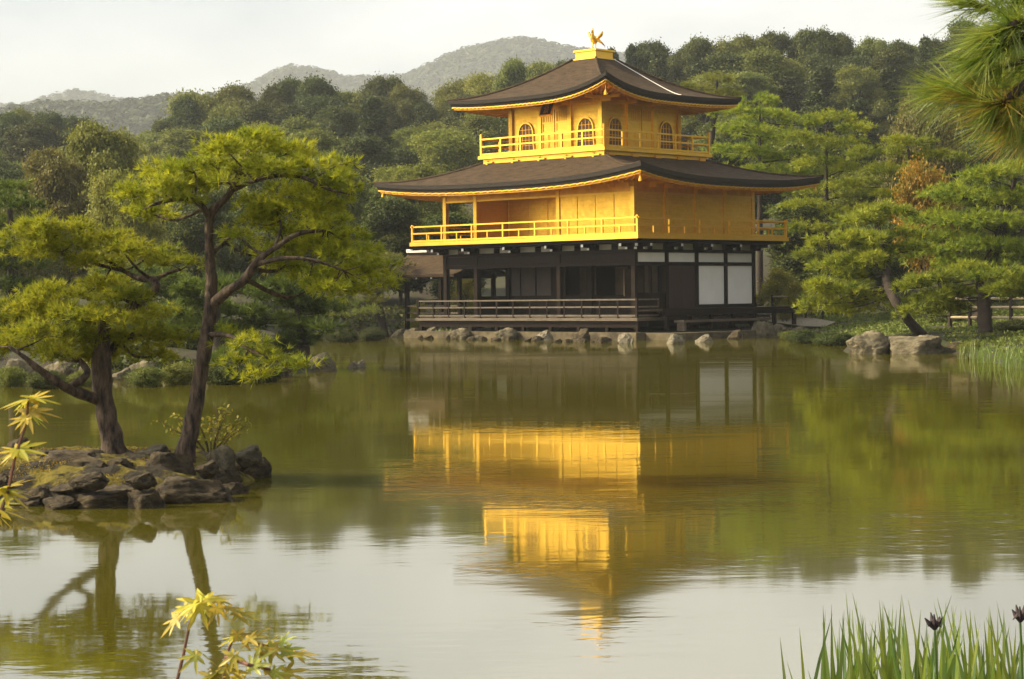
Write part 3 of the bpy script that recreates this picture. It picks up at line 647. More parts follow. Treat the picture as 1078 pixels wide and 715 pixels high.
for k in range(4):
    o = -HS + k * TB
    for p, d in (((CX - HS - .1, CY + o), (-1, 0)), ((CX + o, CY - HS - .1), (0, -1))):
        part('gold_bracket', MB().bar((p[0], p[1], 10.86), (p[0] + d[0] * 1.0, p[1] + d[1] * 1.0, 10.86), .12, .13).bar((p[0], p[1], 10.72), (p[0] + d[0] * .5, p[1] + d[1] * .5, 10.72), .12, .12), 'gold')
for tx, ty in ((-1, -1), (1, -1), (-1, 1), (1, 1)):
    x, y = CX + tx * (UO - .35), CY + ty * (UO - .35)
    bl = MB().tube([(x, y, 11.12), (x, y, 10.92)], .012, 5).tube([(x, y, 10.93), (x, y, 10.84), (x, y, 10.70)], [.03, .06, .085], 8)
    part('eave_bell', bl, 'gold')
    x, y = (-OV + .3 if tx < 0 else D + OV - .3), (-OV + .3 if ty < 0 else WD + OV - .3)
    part('eave_bell', MB().tube([(x, y, 7.2), (x, y, 6.98)], .012, 5).tube([(x, y, 6.99), (x, y, 6.9), (x, y, 6.76)], [.03, .06, .085], 8), 'gold')
part('lightning_cable', MB().tube([Vector(upt(0, s, .78 - .70 * s)) + Vector((0, 0, .03)) for s in np.linspace(0, .97, 14)], .017, 5), 'white_tip', ur)
fb = part('finial_base', MB().box(CX - .74, CX + .74, CY - .74, CY + .74, 12.93, 13.02).box(CX - .62, CX + .62, CY - .62, CY + .62, 13.021, 13.34).box(CX - .7, CX + .7, CY - .7, CY + .7, 13.341, 13.42), 'gold')
# ---- phoenix on top
ph = empty('phoenix_statue', PL(CX, CY, 13.42), TH + R(20), 'small gilded bronze bird with raised wings standing on the roof top pedestal', 'statue'); ph.scale = (1.08, 1.08, 1.08)
def pz(mb, name, smooth=True, m='gold'): return mb.build(name, M[m], ph, smooth)
pz(MB().tube([(.30, 0, .40), (.12, 0, .42), (-.06, 0, .47), (-.17, 0, .58), (-.17, 0, .72), (-.20, 0, .80), (-.27, 0, .82), (-.36, 0, .79)], [.03, .12, .135, .09, .055, .06, .045, .008], 10), 'body')
pz(MB().tube([(-.2, 0, .84), (-.15, 0, .93), (-.10, 0, .96)], [.03, .03, .008], 6).tube([(-.16, 0, .83), (-.1, 0, .88), (-.05, 0, .88)], [.02, .025, .008], 6), 'crest')
for s in (-1, 1):
    wv, wf = [], []
    mb = MB()
    for k in range(6):
        a = R(40 + k * 14); L = .42 - .02 * k
        p = Vector((-.04 + .05 * k, s * .10, .50)); q2 = p + Vector((math.cos(a) * L * .75 + .05, s * (.16 + .02 * k), math.sin(a) * L))
        mb.tube([p, (p + q2) / 2 + Vector((0, s * .05, .02)), q2], [.02, .045, .012], 6)
    pz(mb, 'wing')
    pz(MB().tube([(.02, s * .06, .38), (.0, s * .07, .2), (.03, s * .07, .02)], [.045, .022, .02], 6).tube([(.03, s * .07, .02), (-.08, s * .08, .01)], [.018, .008], 5), 'leg')
mb = MB()
for k in range(7):
    a = R(-18 + k * 17); o = (k - 3) * .03
    mb.tube([(.24, o, .42), (.24 + .2 * math.cos(a), o * 2, .42 + .22 * math.sin(a) + .05), (.24 + .42 * math.cos(a), o * 3, .40 + .40 * math.sin(a) - .02)], [.025, .05, .012], 6)
pz(mb, 'tail')

# ---- fishing deck pavilion on the west side
fd = empty('fishing_pavilion', PL(REC + .6, WD + 2.2, 0), TH, 'small open porch with brown gable roof on posts beside the dark lower floor', 'pavilion')
hx, hy = 1.45, 2.0
for x in (-1.2, 1.2):
    for y in (-1.5, 2.2): MB().box(x - .09, x + .09, y - .09, y + .09, -.6, 3.15).build('post', M['dark_wood'], fd)
MB().box(-1.5, 1.5, -1.6, 2.0, .75, .87).build('floor', M['deck_wood'], fd)
MB().box(-1.35, 1.35, -1.6, 2.3, 2.84, 2.98).build('beam', M['dark_wood'], fd)
rl = MB()
for h in (1.15, 1.5): rl.bar((-1.4, -1.6, h), (-1.4, 1.95, h), .06, .06).bar((-1.4, 1.95, h), (1.4, 1.95, h), .06, .06)
rl.build('railing', M['deck_wood'], fd)
rb = MB(); nx_ = 16; prof = []
for i in range(nx_ + 1):
    q_ = -1 + 2 * i / nx_; prof.append((q_ * 2.0, 4.12 - 1.06 * (1 - (1 - abs(q_)) ** 1.5)))
ys_ = [-1.9, 0, 1.8, 3.3]
vs = [(x, y, z + (.05 if y > 3 else 0)) for y in ys_ for x, z in prof] + [(x * .985, y, z - .14 + (.05 if y > 3 else 0)) for y in ys_ for x, z in prof]; w_ = nx_ + 1; o_ = 4 * w_
fs = [(j * w_ + i, j * w_ + i + 1, (j + 1) * w_ + i + 1, (j + 1) * w_ + i) for j in range(3) for i in range(nx_)]
fs += [tuple(a + o_ for a in f[::-1]) for f in fs]
fs += [(j * w_ + e_, (j + 1) * w_ + e_, (j + 1) * w_ + e_ + o_, j * w_ + e_ + o_) for j in range(3) for e_ in (0, nx_)] + [(r_ * w_ + i, r_ * w_ + i + 1, r_ * w_ + i + 1 + o_, r_ * w_ + i + o_) for r_ in (0, 3) for i in range(nx_)]
rb.add(vs, fs); fr_ = rb.build('roof', M['bark_roof'], fd)
MB().box(-.14, .14, -1.95, 3.2, 4.08, 4.2).build('ridge', M['dark_wood'], fr_)
MB().box(-.1, .1, 1.9, 3.1, 4.203, 4.3).box(-.08, .08, 3.101, 3.4, 4.21, 4.38).build('ridge_cap', M['white_tip'], fr_)
for k in range(5): MB().box(-1.86, -1.84, -1.3 + k * 1.05, -1.2 + k * 1.05, 2.83, 2.91).build('rafter_tip', M['white_tip'], fr_)

# ---- stone footing and landing
sw = MB().box(-1.5, -1.0, -1.3, WD + 1.4, -.8, .33).box(-1.0, D + 2.2, -1.3, 2.5, -.8, .31).box(-1.0, 4, 2.5, WD + 1.4, -.8, .31)
tag(sw.build('stone_wall', M['stone']), 'low pale stone embankment under the dark veranda', 'wall'); bpy.data.objects['stone_wall'].matrix_world = Matrix.Translation((PX, PY, 0)) @ Matrix.Rotation(TH, 4, 'Z')
lp = MB().prism([(-.9, -2.9), (-.4, -3.15), (4.5, -3.2), (9.6, -2.7), (9.8, -1.32), (-.9, -1.32)], 'z', -.7, .30)
tag(lp.build('stone_landing', M['stone']), 'flat stone landing slab in front of the white wall panels', 'landing'); bpy.data.objects['stone_landing'].matrix_world = Matrix.Translation((PX, PY, 0)) @ Matrix.Rotation(TH, 4, 'Z')

# ------------------------------------------------------------------ pines
def pine(name, loc, trunk, limbs, pads, label, cat='pine tree', group=None, needle='pine_sun', K=18, L=.10, w=.006, per=260, blob=.26, bark='bark', twigs=True, wob=.25, axis_up=.75, droop=.12):
    """trunk / limbs: lists of (x,y,z,r) relative to loc; pads: (x,y,z,rx,ry,rz)"""
    root = empty(name, loc, 0, label, cat, group)
    mb = MB(); pts = smooth_path(trunk, 5); mb.tube([p[:3] for p in pts], [p[3] for p in pts], 12, wob)
    attach = [p for p in pts[len(pts) // 3:]]
    lm = MB()
    for l in limbs:
        q = smooth_path(l, 5); lm.tube([p[:3] for p in q], [p[3] for p in q], 8, wob); attach += q[2:]
    A = np.array([p[:3] for p in attach]); AR = np.array([p[3] for p in attach])
    cs, axs, tints = [], [], []
    for (x, y, z, rx, ry, rz) in pads:
        c = np.array([x, y, z]); d2 = ((A - (c - [0, 0, rz * .6])) * [1, 1, 1.6]) ** 2; i = int(d2.sum(1).argmin()); a = A[i]
        r0 = min(AR[i] * .6, (.02 + .045 * rx) * (1 if twigs else .5))
        m_ = a + (c - a) * .55 + np.array([0, 0, -droop * np.linalg.norm(c - a)]) + rng.normal(size=3) * .05 * np.linalg.norm(c - a)
        end = c - [0, 0, rz * .35]
        q = smooth_path([(*a, r0), (*m_, r0 * .7), (*end, r0 * .45)], 4); lm.tube([p[:3] for p in q], [p[3] for p in q], 6, wob)
        n = max(12, int(per * rx * ry)); nb = max(5, int(n / 26))
        # sub clumps over the cushion, denser on the upper shell
        th = rng.uniform(0, 2 * np.pi, nb); rr = np.sqrt(rng.uniform(0, 1, nb))
        bc = np.stack([np.cos(th) * rr * rx, np.sin(th) * rr * ry, np.sqrt(np.maximum(0, 1 - rr ** 2)) * rz * rng.uniform(.1, 1.0, nb) - rz * .3], 1) + c
        if twigs:
            for k in range(0, nb, 2):
                e = bc[k]; lm.tube([tuple(end), tuple((end + e) / 2 + rng.normal(size=3) * .06 * rx), tuple(e)], [r0 * .4, r0 * .28, r0 * .12], 4)
        bi = rng.integers(0, nb, n); bs = blob * (.35 + .65 * min(rx, ry))
        off = rng.normal(size=(n, 3)) * np.array([bs, bs, bs * .45]) * .62
        tc_ = bc[bi] + off
        cs.append(tc_); axs.append(np.array([0, 0, axis_up]) + unit(off) * .55 + unit(tc_ - c) * .35 + rng.normal(size=(n, 3)) * .18)
        tints.append(np.clip(rng.uniform(0, 1, nb)[bi] * .6 + rng.uniform(0, .5, n), 0, 1))
    if not twigs: mb.add(lm.v, lm.f); lm.v = []
    mb.build('trunk', M[bark], root, True, fix=False)
    if lm.v: lm.build('branches', M[bark], root, True, fix=False)
    cs, axs, tints = np.concatenate(cs), np.concatenate(axs), np.concatenate(tints)
    npmesh('crown', needles(cs, axs, K, L, w), 3, M[needle], root, np.repeat(tints, K))
    return root
def pxpath(pts, d, loc, k=1.0):
    """pixel polyline (px,py,radius px[,depth offset]) -> local points"""
    out = []
    for q in pts:
        dd = d + (q[3] if len(q) > 3 else 0); p = P(q[0], q[1], dd) - loc; out.append((p.x, p.y, p.z, q[2] * k * dd / F))
    return out
def pxpads(pads, d, loc, jit=.5, fl=.85):
    out = []
    for q in pads:
        dd = d + (q[4] if len(q) > 4 else rng.uniform(-jit, jit)); p = P(q[0], q[1], dd) - loc
        out.append((p.x, p.y, p.z, q[2] * dd / F, q[2] * 1.06 * dd / F * fl, q[3] * .87 * dd / F))
    return out
# tall leaning pine on the islet
dT = 21.6; l0 = P(196, 477, dT)
pine('pine_tree', l0,
     pxpath([(194, 484, 19), (197, 470, 15.5), (203, 440, 13.5), (211, 395, 12), (217, 355, 11.5), (222, 318, 11), (222, 285, 8.5), (220, 250, 7.5), (222, 226, 7), (240, 206, 5.5), (251, 186, 5, .1), (259, 164, 3.5, .2), (272, 152, 2)], dT, l0, .66),
     [pxpath(q, dT, l0, .72) for q in (
         [(223, 232, 5), (207, 212, 4.5, -.1), (185, 210, 3.5, -.3), (160, 216, 2, -.4)],
         [(246, 200, 3.5), (275, 188, 3.5, -.2), (313, 185, 3, -.3), (345, 199, 2, -.4), (370, 205, 1.2, -.3)],
         [(222, 322, 8.5), (241, 306, 7.5, -.2), (258, 294, 7, -.3), (270, 276, 6, -.4), (288, 262, 4.5, -.4), (315, 246, 3.5, -.3), (345, 243, 2.2, -.2)],
         [(270, 278, 4.5, -.4), (298, 272, 3.5, -.5), (330, 274, 2.5, -.5), (362, 285, 1.6, -.5)],
         [(222, 268, 4.5), (240, 252, 3.5, .3), (262, 242, 2.5, .4)],
         [(218, 352, 4, 0), (243, 354, 3.5, -.4), (262, 368, 3, -.6), (290, 380, 2, -.7), (306, 384, 1.2, -.7)],
         [(288, 262, 2.5, -.4), (296, 240, 2, -.1), (292, 225, 1.4, .1)])],
     pxpads([(215, 188, 22, 9), (258, 182, 24, 9), (318, 205, 22, 8), (185, 207, 22, 8), (345, 212, 22, 8), (345, 262, 22, 8), (388, 266, 16, 7), (300, 278, 20, 7), (265, 212, 16, 7), (348, 302, 20, 7), (330, 300, 18, 6), (175, 180, 20, 9), (355, 172, 14, 7), (395, 280, 16, 7), (243, 158, 30, 18), (268, 150, 34, 16), (297, 160, 30, 14), (225, 172, 26, 14), (330, 178, 26, 13), (285, 178, 28, 12), (205, 178, 24, 13), (170, 196, 30, 12), (148, 205, 22, 9),
             (195, 196, 24, 10), (350, 190, 22, 9), (368, 199, 14, 6), (310, 196, 24, 9), (240, 190, 16, 8), (165, 225, 22, 7), (143, 222, 14, 6),
             (290, 218, 28, 11), (322, 220, 30, 11), (268, 232, 24, 10), (350, 236, 26, 10), (372, 248, 18, 8), (305, 242, 28, 10), (335, 256, 28, 9), (364, 268, 22, 8), (255, 250, 18, 8),
             (380, 283, 22, 8), (352, 290, 24, 9), (395, 296, 15, 7), (325, 288, 22, 8), (300, 262, 18, 7), (370, 305, 22, 8), (275, 268, 14, 6),
             (245, 352, 16, 8), (262, 362, 18, 9, -.6), (284, 374, 18, 8, -.7), (306, 382, 16, 7, -.7), (250, 382, 16, 7, -.5), (270, 394, 16, 6, -.7), (322, 382, 9, 5, -.7)], dT, l0),
     'tall slender pine with leaning trunk and airy yellow green crown on the rocky islet', needle='pine_sun', K=15, L=.115, w=.011, per=1400, blob=.27)
# stout low pine on the islet
dS = 21.8; l0 = P(120, 478, dS)
pine('pine_tree', l0,
     pxpath([(122, 482, 22), (119, 468, 17), (113, 440, 14), (108, 412, 14), (107, 385, 13), (109, 355, 10), (113, 336, 8), (131, 329, 7), (151, 315, 6.5), (164, 304, 6), (160, 294, 5, .1), (146, 293, 4, .2), (130, 285, 3, .3), (110, 272, 2, .3)], dS, l0, .76),
     [pxpath(q, dS, l0, .8) for q in (
         [(110, 424, 8), (97, 419, 7.5, -.1), (77, 412, 7, -.3), (60, 402, 6, -.5), (45, 392, 5, -.6), (28, 378, 3.5, -.7), (10, 365, 2, -.7)],
         [(72, 408, 5, -.3), (84, 401, 5, -.3), (92, 392, 4.5, -.2), (84, 380, 4, 0), (68, 370, 3, .1), (55, 355, 2, .2)],
         [(108, 380, 6), (125, 360, 5, .3), (150, 350, 3.5, .4), (175, 352, 2, .4)],
         [(160, 296, 3, .1), (176, 288, 2.5, .1), (190, 284, 1.5, 0)],
         [(130, 285, 2.5, .3), (90, 275, 2.2, .2), (50, 262, 1.5, .1)])],
     pxpads([(60, 310, 36, 12), (95, 303, 36, 12), (130, 312, 30, 11), (30, 322, 34, 12), (75, 330, 38, 13), (115, 335, 34, 12), (155, 330, 28, 11), (10, 340, 28, 12), (50, 350, 36, 12), (95, 357, 36, 12),
             (140, 354, 34, 11), (175, 350, 20, 9), (20, 365, 28, 10), (65, 372, 30, 9), (120, 372, 26, 8), (155, 374, 20, 7), (-15, 325, 30, 14), (-20, 355, 26, 10),
             (45, 240, 30, 11), (75, 243, 28, 11), (25, 250, 24, 10), (105, 250, 28, 11), (60, 262, 32, 10), (130, 262, 26, 10), (155, 268, 24, 9), (180, 277, 18, 8), (100, 275, 26, 8), (30, 265, 20, 8), (200, 275, 10, 5)], dS, l0),
     'short pine with thick dark trunk and broad flat crown on the rocky islet', needle='pine_sun', K=15, L=.115, w=.011, per=1400, blob=.27)

# mid distance pines: layered cushions on a bent trunk
def layered(px, ybase, d, pads, label, needle='pine_mid', lean=(0, 0), r=9, group=None, trunk=None, z0=None, per=90, name='pine_tree'):
    b = P(px, ybase, d)
    zg = gh(b.x, b.y) if z0 is None else z0
    b.z = max(zg, 0) - .15
    if trunk is None:
        top = min(pads, key=lambda q: q[1])
        yb = YH + (HCAM - b.z) * F / d - math.sin(ROLL) * (px - 539)
        trunk = [(px, yb, r), (px + (top[0] - px) * .3 + lean[0], yb + (top[1] - yb) * .4, r * .75), (px + (top[0] - px) * .7 + lean[1], yb + (top[1] - yb) * .7, r * .5), (top[0], top[1] + 4, r * .2)]
    return pine(name, b, pxpath(trunk, d, b), [], pxpads(pads, d, b, jit=1.2, fl=1.0), label, group=group, needle=needle, K=12, L=.30, w=.034, per=per * 3.0, blob=.33, bark='bark_far', twigs=False, droop=.03)
layered(968, 352, 66, [(955, 322, 16, 6), (900, 312, 28, 8), (862, 300, 20, 7), (930, 262, 24, 8), (905, 232, 30, 9), (935, 225, 26, 8), (880, 255, 24, 8), (915, 250, 30, 9), (945, 247, 26, 8), (870, 280, 22, 7), (900, 275, 32, 9), (915, 272, 22, 8), (958, 262, 20, 8), (875, 305, 26, 8), (898, 300, 22, 8), (870, 325, 24, 7), (895, 322, 22, 7), (880, 290, 24, 7), (860, 318, 14, 5)],
        'layered green pine whose slanting trunk leans out over the two big shore boulders', 'pine_mid', trunk=[(974, 358, 6.5, -1), (957, 338, 5.2, -1.6), (943, 318, 4.8, -1.8), (933, 296, 4.2, -1), (934, 270, 3.4, 0), (925, 245, 3), (925, 232, 1.5)], per=60)
layered(1037, 345, 62, [(960, 300, 20, 8), (985, 293, 28, 9), (1015, 287, 30, 9), (1045, 290, 30, 9), (1075, 295, 26, 9), (975, 315, 26, 8), (1005, 310, 30, 8), (1040, 306, 30, 8), (1070, 310, 26, 8), (965, 328, 20, 6), (1000, 325, 22, 6), (1100, 300, 30, 9)],
        'wide low pine with bright green cushions before the wooden rail fence', 'pine_mid', r=7, trunk=[(1037, 350, 8), (1036, 325, 7), (1034, 310, 6), (1030, 292, 3)], per=60)
layered(1030, 335, 76, [(1040, 185, 34, 10), (1070, 178, 34, 11), (1010, 205, 34, 10), (1050, 210, 38, 11), (1085, 205, 32, 11), (985, 230, 28, 9), (1025, 232, 36, 10), (1065, 235, 36, 10), (1000, 252, 34, 9), (1045, 258, 38, 10), (1080, 262, 32, 10), (975, 268, 26, 8), (1015, 275, 32, 8), (1060, 280, 30, 8)],
        'large spreading pine behind the low pine at the wooden fence', 'pine_mid', r=9, per=60)
layered(1000, 340, 88, [(925, 160, 26, 9), (955, 150, 28, 9), (985, 165, 28, 9), (940, 180, 30, 9), (975, 190, 28, 9), (910, 195, 24, 8), (945, 205, 28, 8), (985, 212, 26, 8), (920, 220, 24, 7)],
        'green pine standing behind the small orange maple', 'pine_mid', r=7, per=45)
layered(800, 335, 108, [(800, 105, 22, 8), (775, 118, 26, 8), (810, 122, 28, 9), (840, 130, 22, 8), (780, 138, 30, 9), (820, 145, 32, 9), (795, 160, 32, 9), (835, 165, 28, 8), (765, 158, 22, 7), (780, 178, 28, 8), (815, 184, 32, 9), (850, 180, 22, 7), (838, 200, 26, 8)],
        'tall layered pine rising behind the right eave of the middle roof', 'pine_mid', r=4, per=38)
layered(870, 335, 100, [(870, 125, 26, 9), (895, 135, 24, 9), (850, 145, 26, 8), (880, 152, 30, 9), (910, 160, 22, 8), (860, 172, 30, 9), (895, 178, 28, 9), (870, 198, 30, 9), (905, 205, 24, 8), (850, 215, 24, 8), (880, 225, 28, 8), (845, 240, 26, 8), (875, 252, 26, 8), (850, 268, 24, 7)],
        'deep green pine right of the pavilion between the eave and the leaning shore pine', 'pine_mid', r=4, per=38)
layered(735, 335, 112, [(735, 92, 20, 8), (755, 82, 18, 7), (715, 100, 18, 7), (745, 108, 24, 8), (765, 100, 18, 7), (725, 118, 20, 7)],
        'olive green pine showing just above the right slope of the top roof', 'leaf_pale', r=6, per=38)
# pines on the left bank
layered(322, 396, 55, [(310, 300, 26, 10), (335, 310, 24, 10), (285, 315, 26, 10), (312, 322, 32, 11), (345, 325, 20, 9), (290, 338, 28, 10), (325, 342, 28, 10), (265, 330, 20, 8), (310, 357, 24, 8), (345, 345, 16, 7), (300, 368, 18, 6)],
        'dark bushy pine standing on the far bank beside the smooth boulder', 'pine_dark', r=7, per=75)
layered(405, 350, 97, [(385, 270, 24, 8), (410, 276, 20, 7), (365, 280, 20, 7), (395, 290, 26, 8), (420, 292, 16, 6), (370, 300, 24, 7), (400, 306, 24, 7), (380, 316, 24, 6), (352, 310, 14, 5)],
        'light green pine beside the small fishing porch roof', 'leaf_pale', r=5, per=38)
layered(372, 352, 95, [(352, 318, 18, 7), (372, 322, 18, 7), (345, 330, 16, 6), (388, 328, 14, 6)], 'small pale pine low on the bank left of the fishing porch', 'leaf_pale', r=4, per=45)
layered(230, 395, 54, [(225, 300, 30, 10), (200, 310, 28, 10), (250, 305, 26, 9), (215, 325, 34, 11), (185, 330, 26, 9), (245, 328, 26, 9), (205, 345, 30, 9), (240, 348, 24, 8), (175, 348, 20, 7)],
        'dark pine on the far bank seen behind the tall pine trunk', 'pine_dark', r=8, per=65)
layered(15, 400, 58, [(10, 198, 26, 10), (-15, 210, 30, 11), (20, 215, 22, 9), (0, 235, 34, 11), (25, 245, 20, 8), (-10, 262, 32, 10), (15, 278, 28, 9), (-5, 300, 30, 9)],
        'dark layered pine at the edge behind the short pine', 'pine_dark', r=8, per=55)
layered(150, 398, 60, [(120, 290, 26, 9), (150, 285, 28, 9), (180, 295, 26, 9), (135, 308, 30, 9), (170, 312, 28, 9), (105, 312, 22, 8), (150, 328, 30, 9), (190, 330, 20, 7)],
        'dark pine between the two islet pines on the far bank', 'pine_dark', r=8, per=55)
layered(262, 395, 52.5, [(240, 372, 14, 7), (262, 378, 16, 7), (285, 384, 14, 6), (225, 382, 14, 6)], 'low dwarf pine hanging over the water on the far bank', 'pine_dark', r=4, per=110)

# ------------------------------------------------------------------ broadleaf trees and cedars of the wood
def broadleaf(name, h, w, lobes, nleaf, m, seed, leaf=.26, base=.25, bark='bark_far', clump=.34):
    r_ = np.random.default_rng(seed); root = empty(name)
    tb = MB(); t = [(0, 0, -.8, .035 * h * .5), (r_.normal() * .15, r_.normal() * .15, h * .25, .028 * h * .5), (r_.normal() * .3, r_.normal() * .3, h * .55, .018 * h * .5), (r_.normal() * .3, r_.normal() * .3, h * .85, .004 * h)]
    p = smooth_path(t, 4); tb.tube([q[:3] for q in p], [q[3] for q in p], 7, .2)
    cs, ns, tn = [], [], []
    for (x, y, z, rx, rz) in lobes:
        mid = np.array([x, y, z]); tb.tube([(0, 0, z * .55), tuple(mid * [.5, .5, .85]), tuple(mid)], [.012 * h, .008 * h, .003 * h], 5)
        n = int(4.6 * nleaf * rx * rx * (1 + rz / rx) / 2); nb = max(8, int(n / 75)); d = unit(r_.normal(size=(nb, 3))); d[:, 2] += .25; d = unit(d)
        rad = r_.uniform(.55, 1.05, (nb, 1)); bc = mid + d * rad * np.array([rx, rx, rz]); bi = r_.integers(0, nb, n)
        off = r_.normal(size=(n, 3)) * clump * np.array([1, 1, .6]) * (.6 + .6 * r_.uniform(0, 1, (nb, 1))[bi])
        cs.append(bc[bi] + off); ns.append(d[bi] * .5 + r_.normal(size=(n, 3)) * .7 + [0, 0, .5]); tn.append(np.clip(r_.uniform(0, 1, nb)[bi] * .7 + r_.uniform(0, .4, n), 0, 1))
    cs, ns, tn = map(np.concatenate, (cs, ns, tn)); s = leaf * .6 * r_.uniform(.6, 1.3, len(cs))
    tb.build('trunk', M[bark], root, True, fix=False)
    npmesh('crown', leaf_quads(cs, ns, s * 1.3, s * .8), 4, M[m], root, tn)
    return Proto(root, h, w)
def dome(seed, h, w, n, lowest=.28, squash=.8):
    r_ = np.random.default_rng(seed + 50); lean = r_.normal(size=2) * w * .06; L = [(lean[0] * 1.5, lean[1] * 1.5, h * .83, w * .17, w * .15)]
    for k in range(n + 3):
        f = (k + r_.uniform(0, 1)) / (n + 3); z = h * (lowest + (.88 - lowest) * f); R_ = w * .5 * math.sqrt(max(.06, 1 - ((f - .3) / .8) ** 2)) * r_.uniform(.6, 1.12); a = k * 2.4 + r_.uniform(-.8, .8)
        rr = w * r_.uniform(.09, .2); L.append((lean[0] * f + math.cos(a) * max(0, R_ - rr * .7), lean[1] * f + math.sin(a) * max(0, R_ - rr * .7), z, rr, rr * squash * r_.uniform(.7, 1.15)))
    return L
def conifer(seed, h, w, m='cedar'):
    r_ = np.random.default_rng(seed); root = empty('cedar_tree'); tb = MB()
    tb.tube([(0, 0, -.8), (0, 0, h * .5), (0, 0, h * .98)], [.02 * h, .012 * h, .002 * h], 7)
    n = 16000; f = r_.beta(1.2, 1.5, n) ; nb = 190; fb = r_.uniform(.12, 1, nb); ab = r_.uniform(0, 2 * np.pi, nb); Rb = w * .5 * (1 - fb) ** .75 * r_.uniform(.6, 1.08, nb) + .12
    i = r_.integers(0, nb, n); u_ = r_.uniform(.25, 1, n) ** .6
    c = np.stack([np.cos(ab[i]) * Rb[i] * u_, np.sin(ab[i]) * Rb[i] * u_, h * fb[i] - .12 * h * .3 * u_], 1) + r_.normal(size=(n, 3)) * [.24, .24, .16]
    s = .24 * r_.uniform(.6, 1.3, n)
    tb.build('trunk', M['bark_far'], root, True, fix=False)
    npmesh('crown', leaf_quads(c, r_.normal(size=(n, 3)) + [0, 0, .6], s * 1.5, s * .7), 4, M[m], root, np.clip(r_.uniform(0, 1, nb)[i] * .7 + r_.uniform(0, .3, n), 0, 1))
    return Proto(root, h, w)
PR = {
    'dark': [broadleaf('broadleaf_tree', 10, 7.5, dome(1, 10, 7.5, 11), 900, 'leaf_dark', 1), broadleaf('broadleaf_tree', 11, 6.5, dome(2, 11, 6.5, 12, .2), 900, 'leaf_dark', 2)],
    'olive': [broadleaf('broadleaf_tree', 10, 8, dome(3, 10, 8, 12), 850, 'leaf_mid', 3), broadleaf('broadleaf_tree', 10, 6.5, dome(4, 10, 6.5, 10, .2), 850, 'leaf_mid', 4)],
    'pale': [broadleaf('broadleaf_tree', 9, 7, dome(5, 9, 7, 11), 650, 'leaf_pale', 5, clump=.5)],
    'brown': [broadleaf('broadleaf_tree', 9, 7, dome(6, 9, 7, 12), 850, 'leaf_brown', 6)],
    'sparse': [broadleaf('broadleaf_tree', 11, 5, dome(7, 11, 5, 9, .4), 420, 'leaf_mid', 7, clump=.5)],
    'flat': [broadleaf('pine_tree', 11, 7, dome(11, 11, 7, 12, .35, .38), 900, 'leaf_mid', 11), broadleaf('pine_tree', 11, 6, dome(12, 11, 6, 11, .4, .4), 900, 'leaf_dark', 12)],
    'cedar': [conifer(8, 12, 7.2), conifer(9, 12, 6.2)],
}
WORDS = {'dark': ('dark green rounded tree', 'broadleaf_tree'), 'olive': ('olive green leafy tree', 'broadleaf_tree'), 'pale': ('light green loose-crowned tree', 'broadleaf_tree'),
         'brown': ('brownish green rounded tree', 'broadleaf_tree'), 'sparse': ('thin crowned tree', 'broadleaf_tree'), 'cedar': ('dark pointed conifer', 'cedar_tree'), 'flat': ('layered green pine', 'pine_tree')}
MARKS = [(20, 'behind the short pine end'), (75, 'above the short pine'), (130, 'left of the tall pine crown'), (200, 'behind the tall pine fork'),
         (265, 'behind the tall pine top'), (335, 'right of the tall pine top'), (400, 'beside the middle roof left tip'), (455, 'above the middle roof left end'), (505, 'by the top roof left tip'),
         (560, 'behind the top roof left slope'), (610, 'just left of the gilded bird'), (665, 'just right of the gilded bird'), (715, 'above the top roof right slope'), (770, 'by the top roof right tip'), (825, 'above the middle roof right tip'),
         (880, 'above the deep green pine'), (935, 'above the orange maple'), (990, 'beside the hanging pine needles'), (1050, 'behind the hanging pine needles')]
SKY = [(-30, 118), (0, 116), (20, 117), (40, 126), (75, 122), (110, 134), (140, 142), (170, 128), (195, 108), (210, 100), (232, 97), (250, 97), (262, 108), (278, 106), (300, 92), (315, 85), (345, 86), (362, 100), (385, 92), (405, 86), (422, 86), (436, 100), (446, 112), (458, 100), (480, 80), (500, 92), (515, 90), (530, 78), (545, 62), (562, 74), (582, 66), (600, 70),
       (625, 70), (650, 58), (663, 52), (690, 41), (708, 50), (720, 46), (751, 29), (768, 41), (796, 40), (815, 36), (839, 30), (860, 35), (872, 45), (885, 38), (900, 39), (920, 42), (938, 38), (955, 48), (973, 42), (991, 38), (1013, 28), (1040, 40), (1080, 40), (1120, 40)]
skx, sky_ = [a for a, _ in SKY], [b for _, b in SKY]
LAYERS = [  # distance, name of the layer, how far down from the skyline (0) to the garden (1), spacing px
    (232, 'on the skyline', 0.0, 25), (217, 'right under the skyline', .075, 36), (200, 'just below the skyline', .17, 42), (172, 'high in the wood', .34, 46), (148, 'midway up the wood', .50, 52), (128, 'low in the wood', .66, 58), (112, 'at the wood front', .82, 62)]
def low_y(px): return np.interp(px, [-30, 60, 200, 330, 430, 850, 960, 1120], [245, 235, 250, 255, 262, 262, 250, 250])
def kind_at(px, li, rr):
    if li <= 1 and px <= 640: c = ['olive'] * 3 + ['dark'] * 4 + ['flat'] * 2 + ['sparse', 'pale']
    elif li == 0 and px > 640: c = ['dark'] * 5 + ['olive'] * 2 + ['cedar', 'flat', 'flat', 'sparse']
    elif px > 850 and li <= 4: c = ['cedar'] * 6 + ['dark'] * 3 + ['olive']
    elif px > 640: c = ['dark'] * 4 + ['olive'] * 2 + ['cedar'] * 2 + ['sparse', 'flat', 'flat']
    elif px > 440: c = ['pale', 'olive', 'dark', 'sparse', 'flat', 'dark']
    elif px > 200: c = ['olive'] * 3 + ['dark'] * 3 + ['pale', 'cedar', 'flat', 'flat', 'sparse']
    else: c = ['olive'] * 2 + ['pale'] * 2 + ['dark'] * 3 + ['brown', 'flat', 'flat']
    return rr.choice(c)
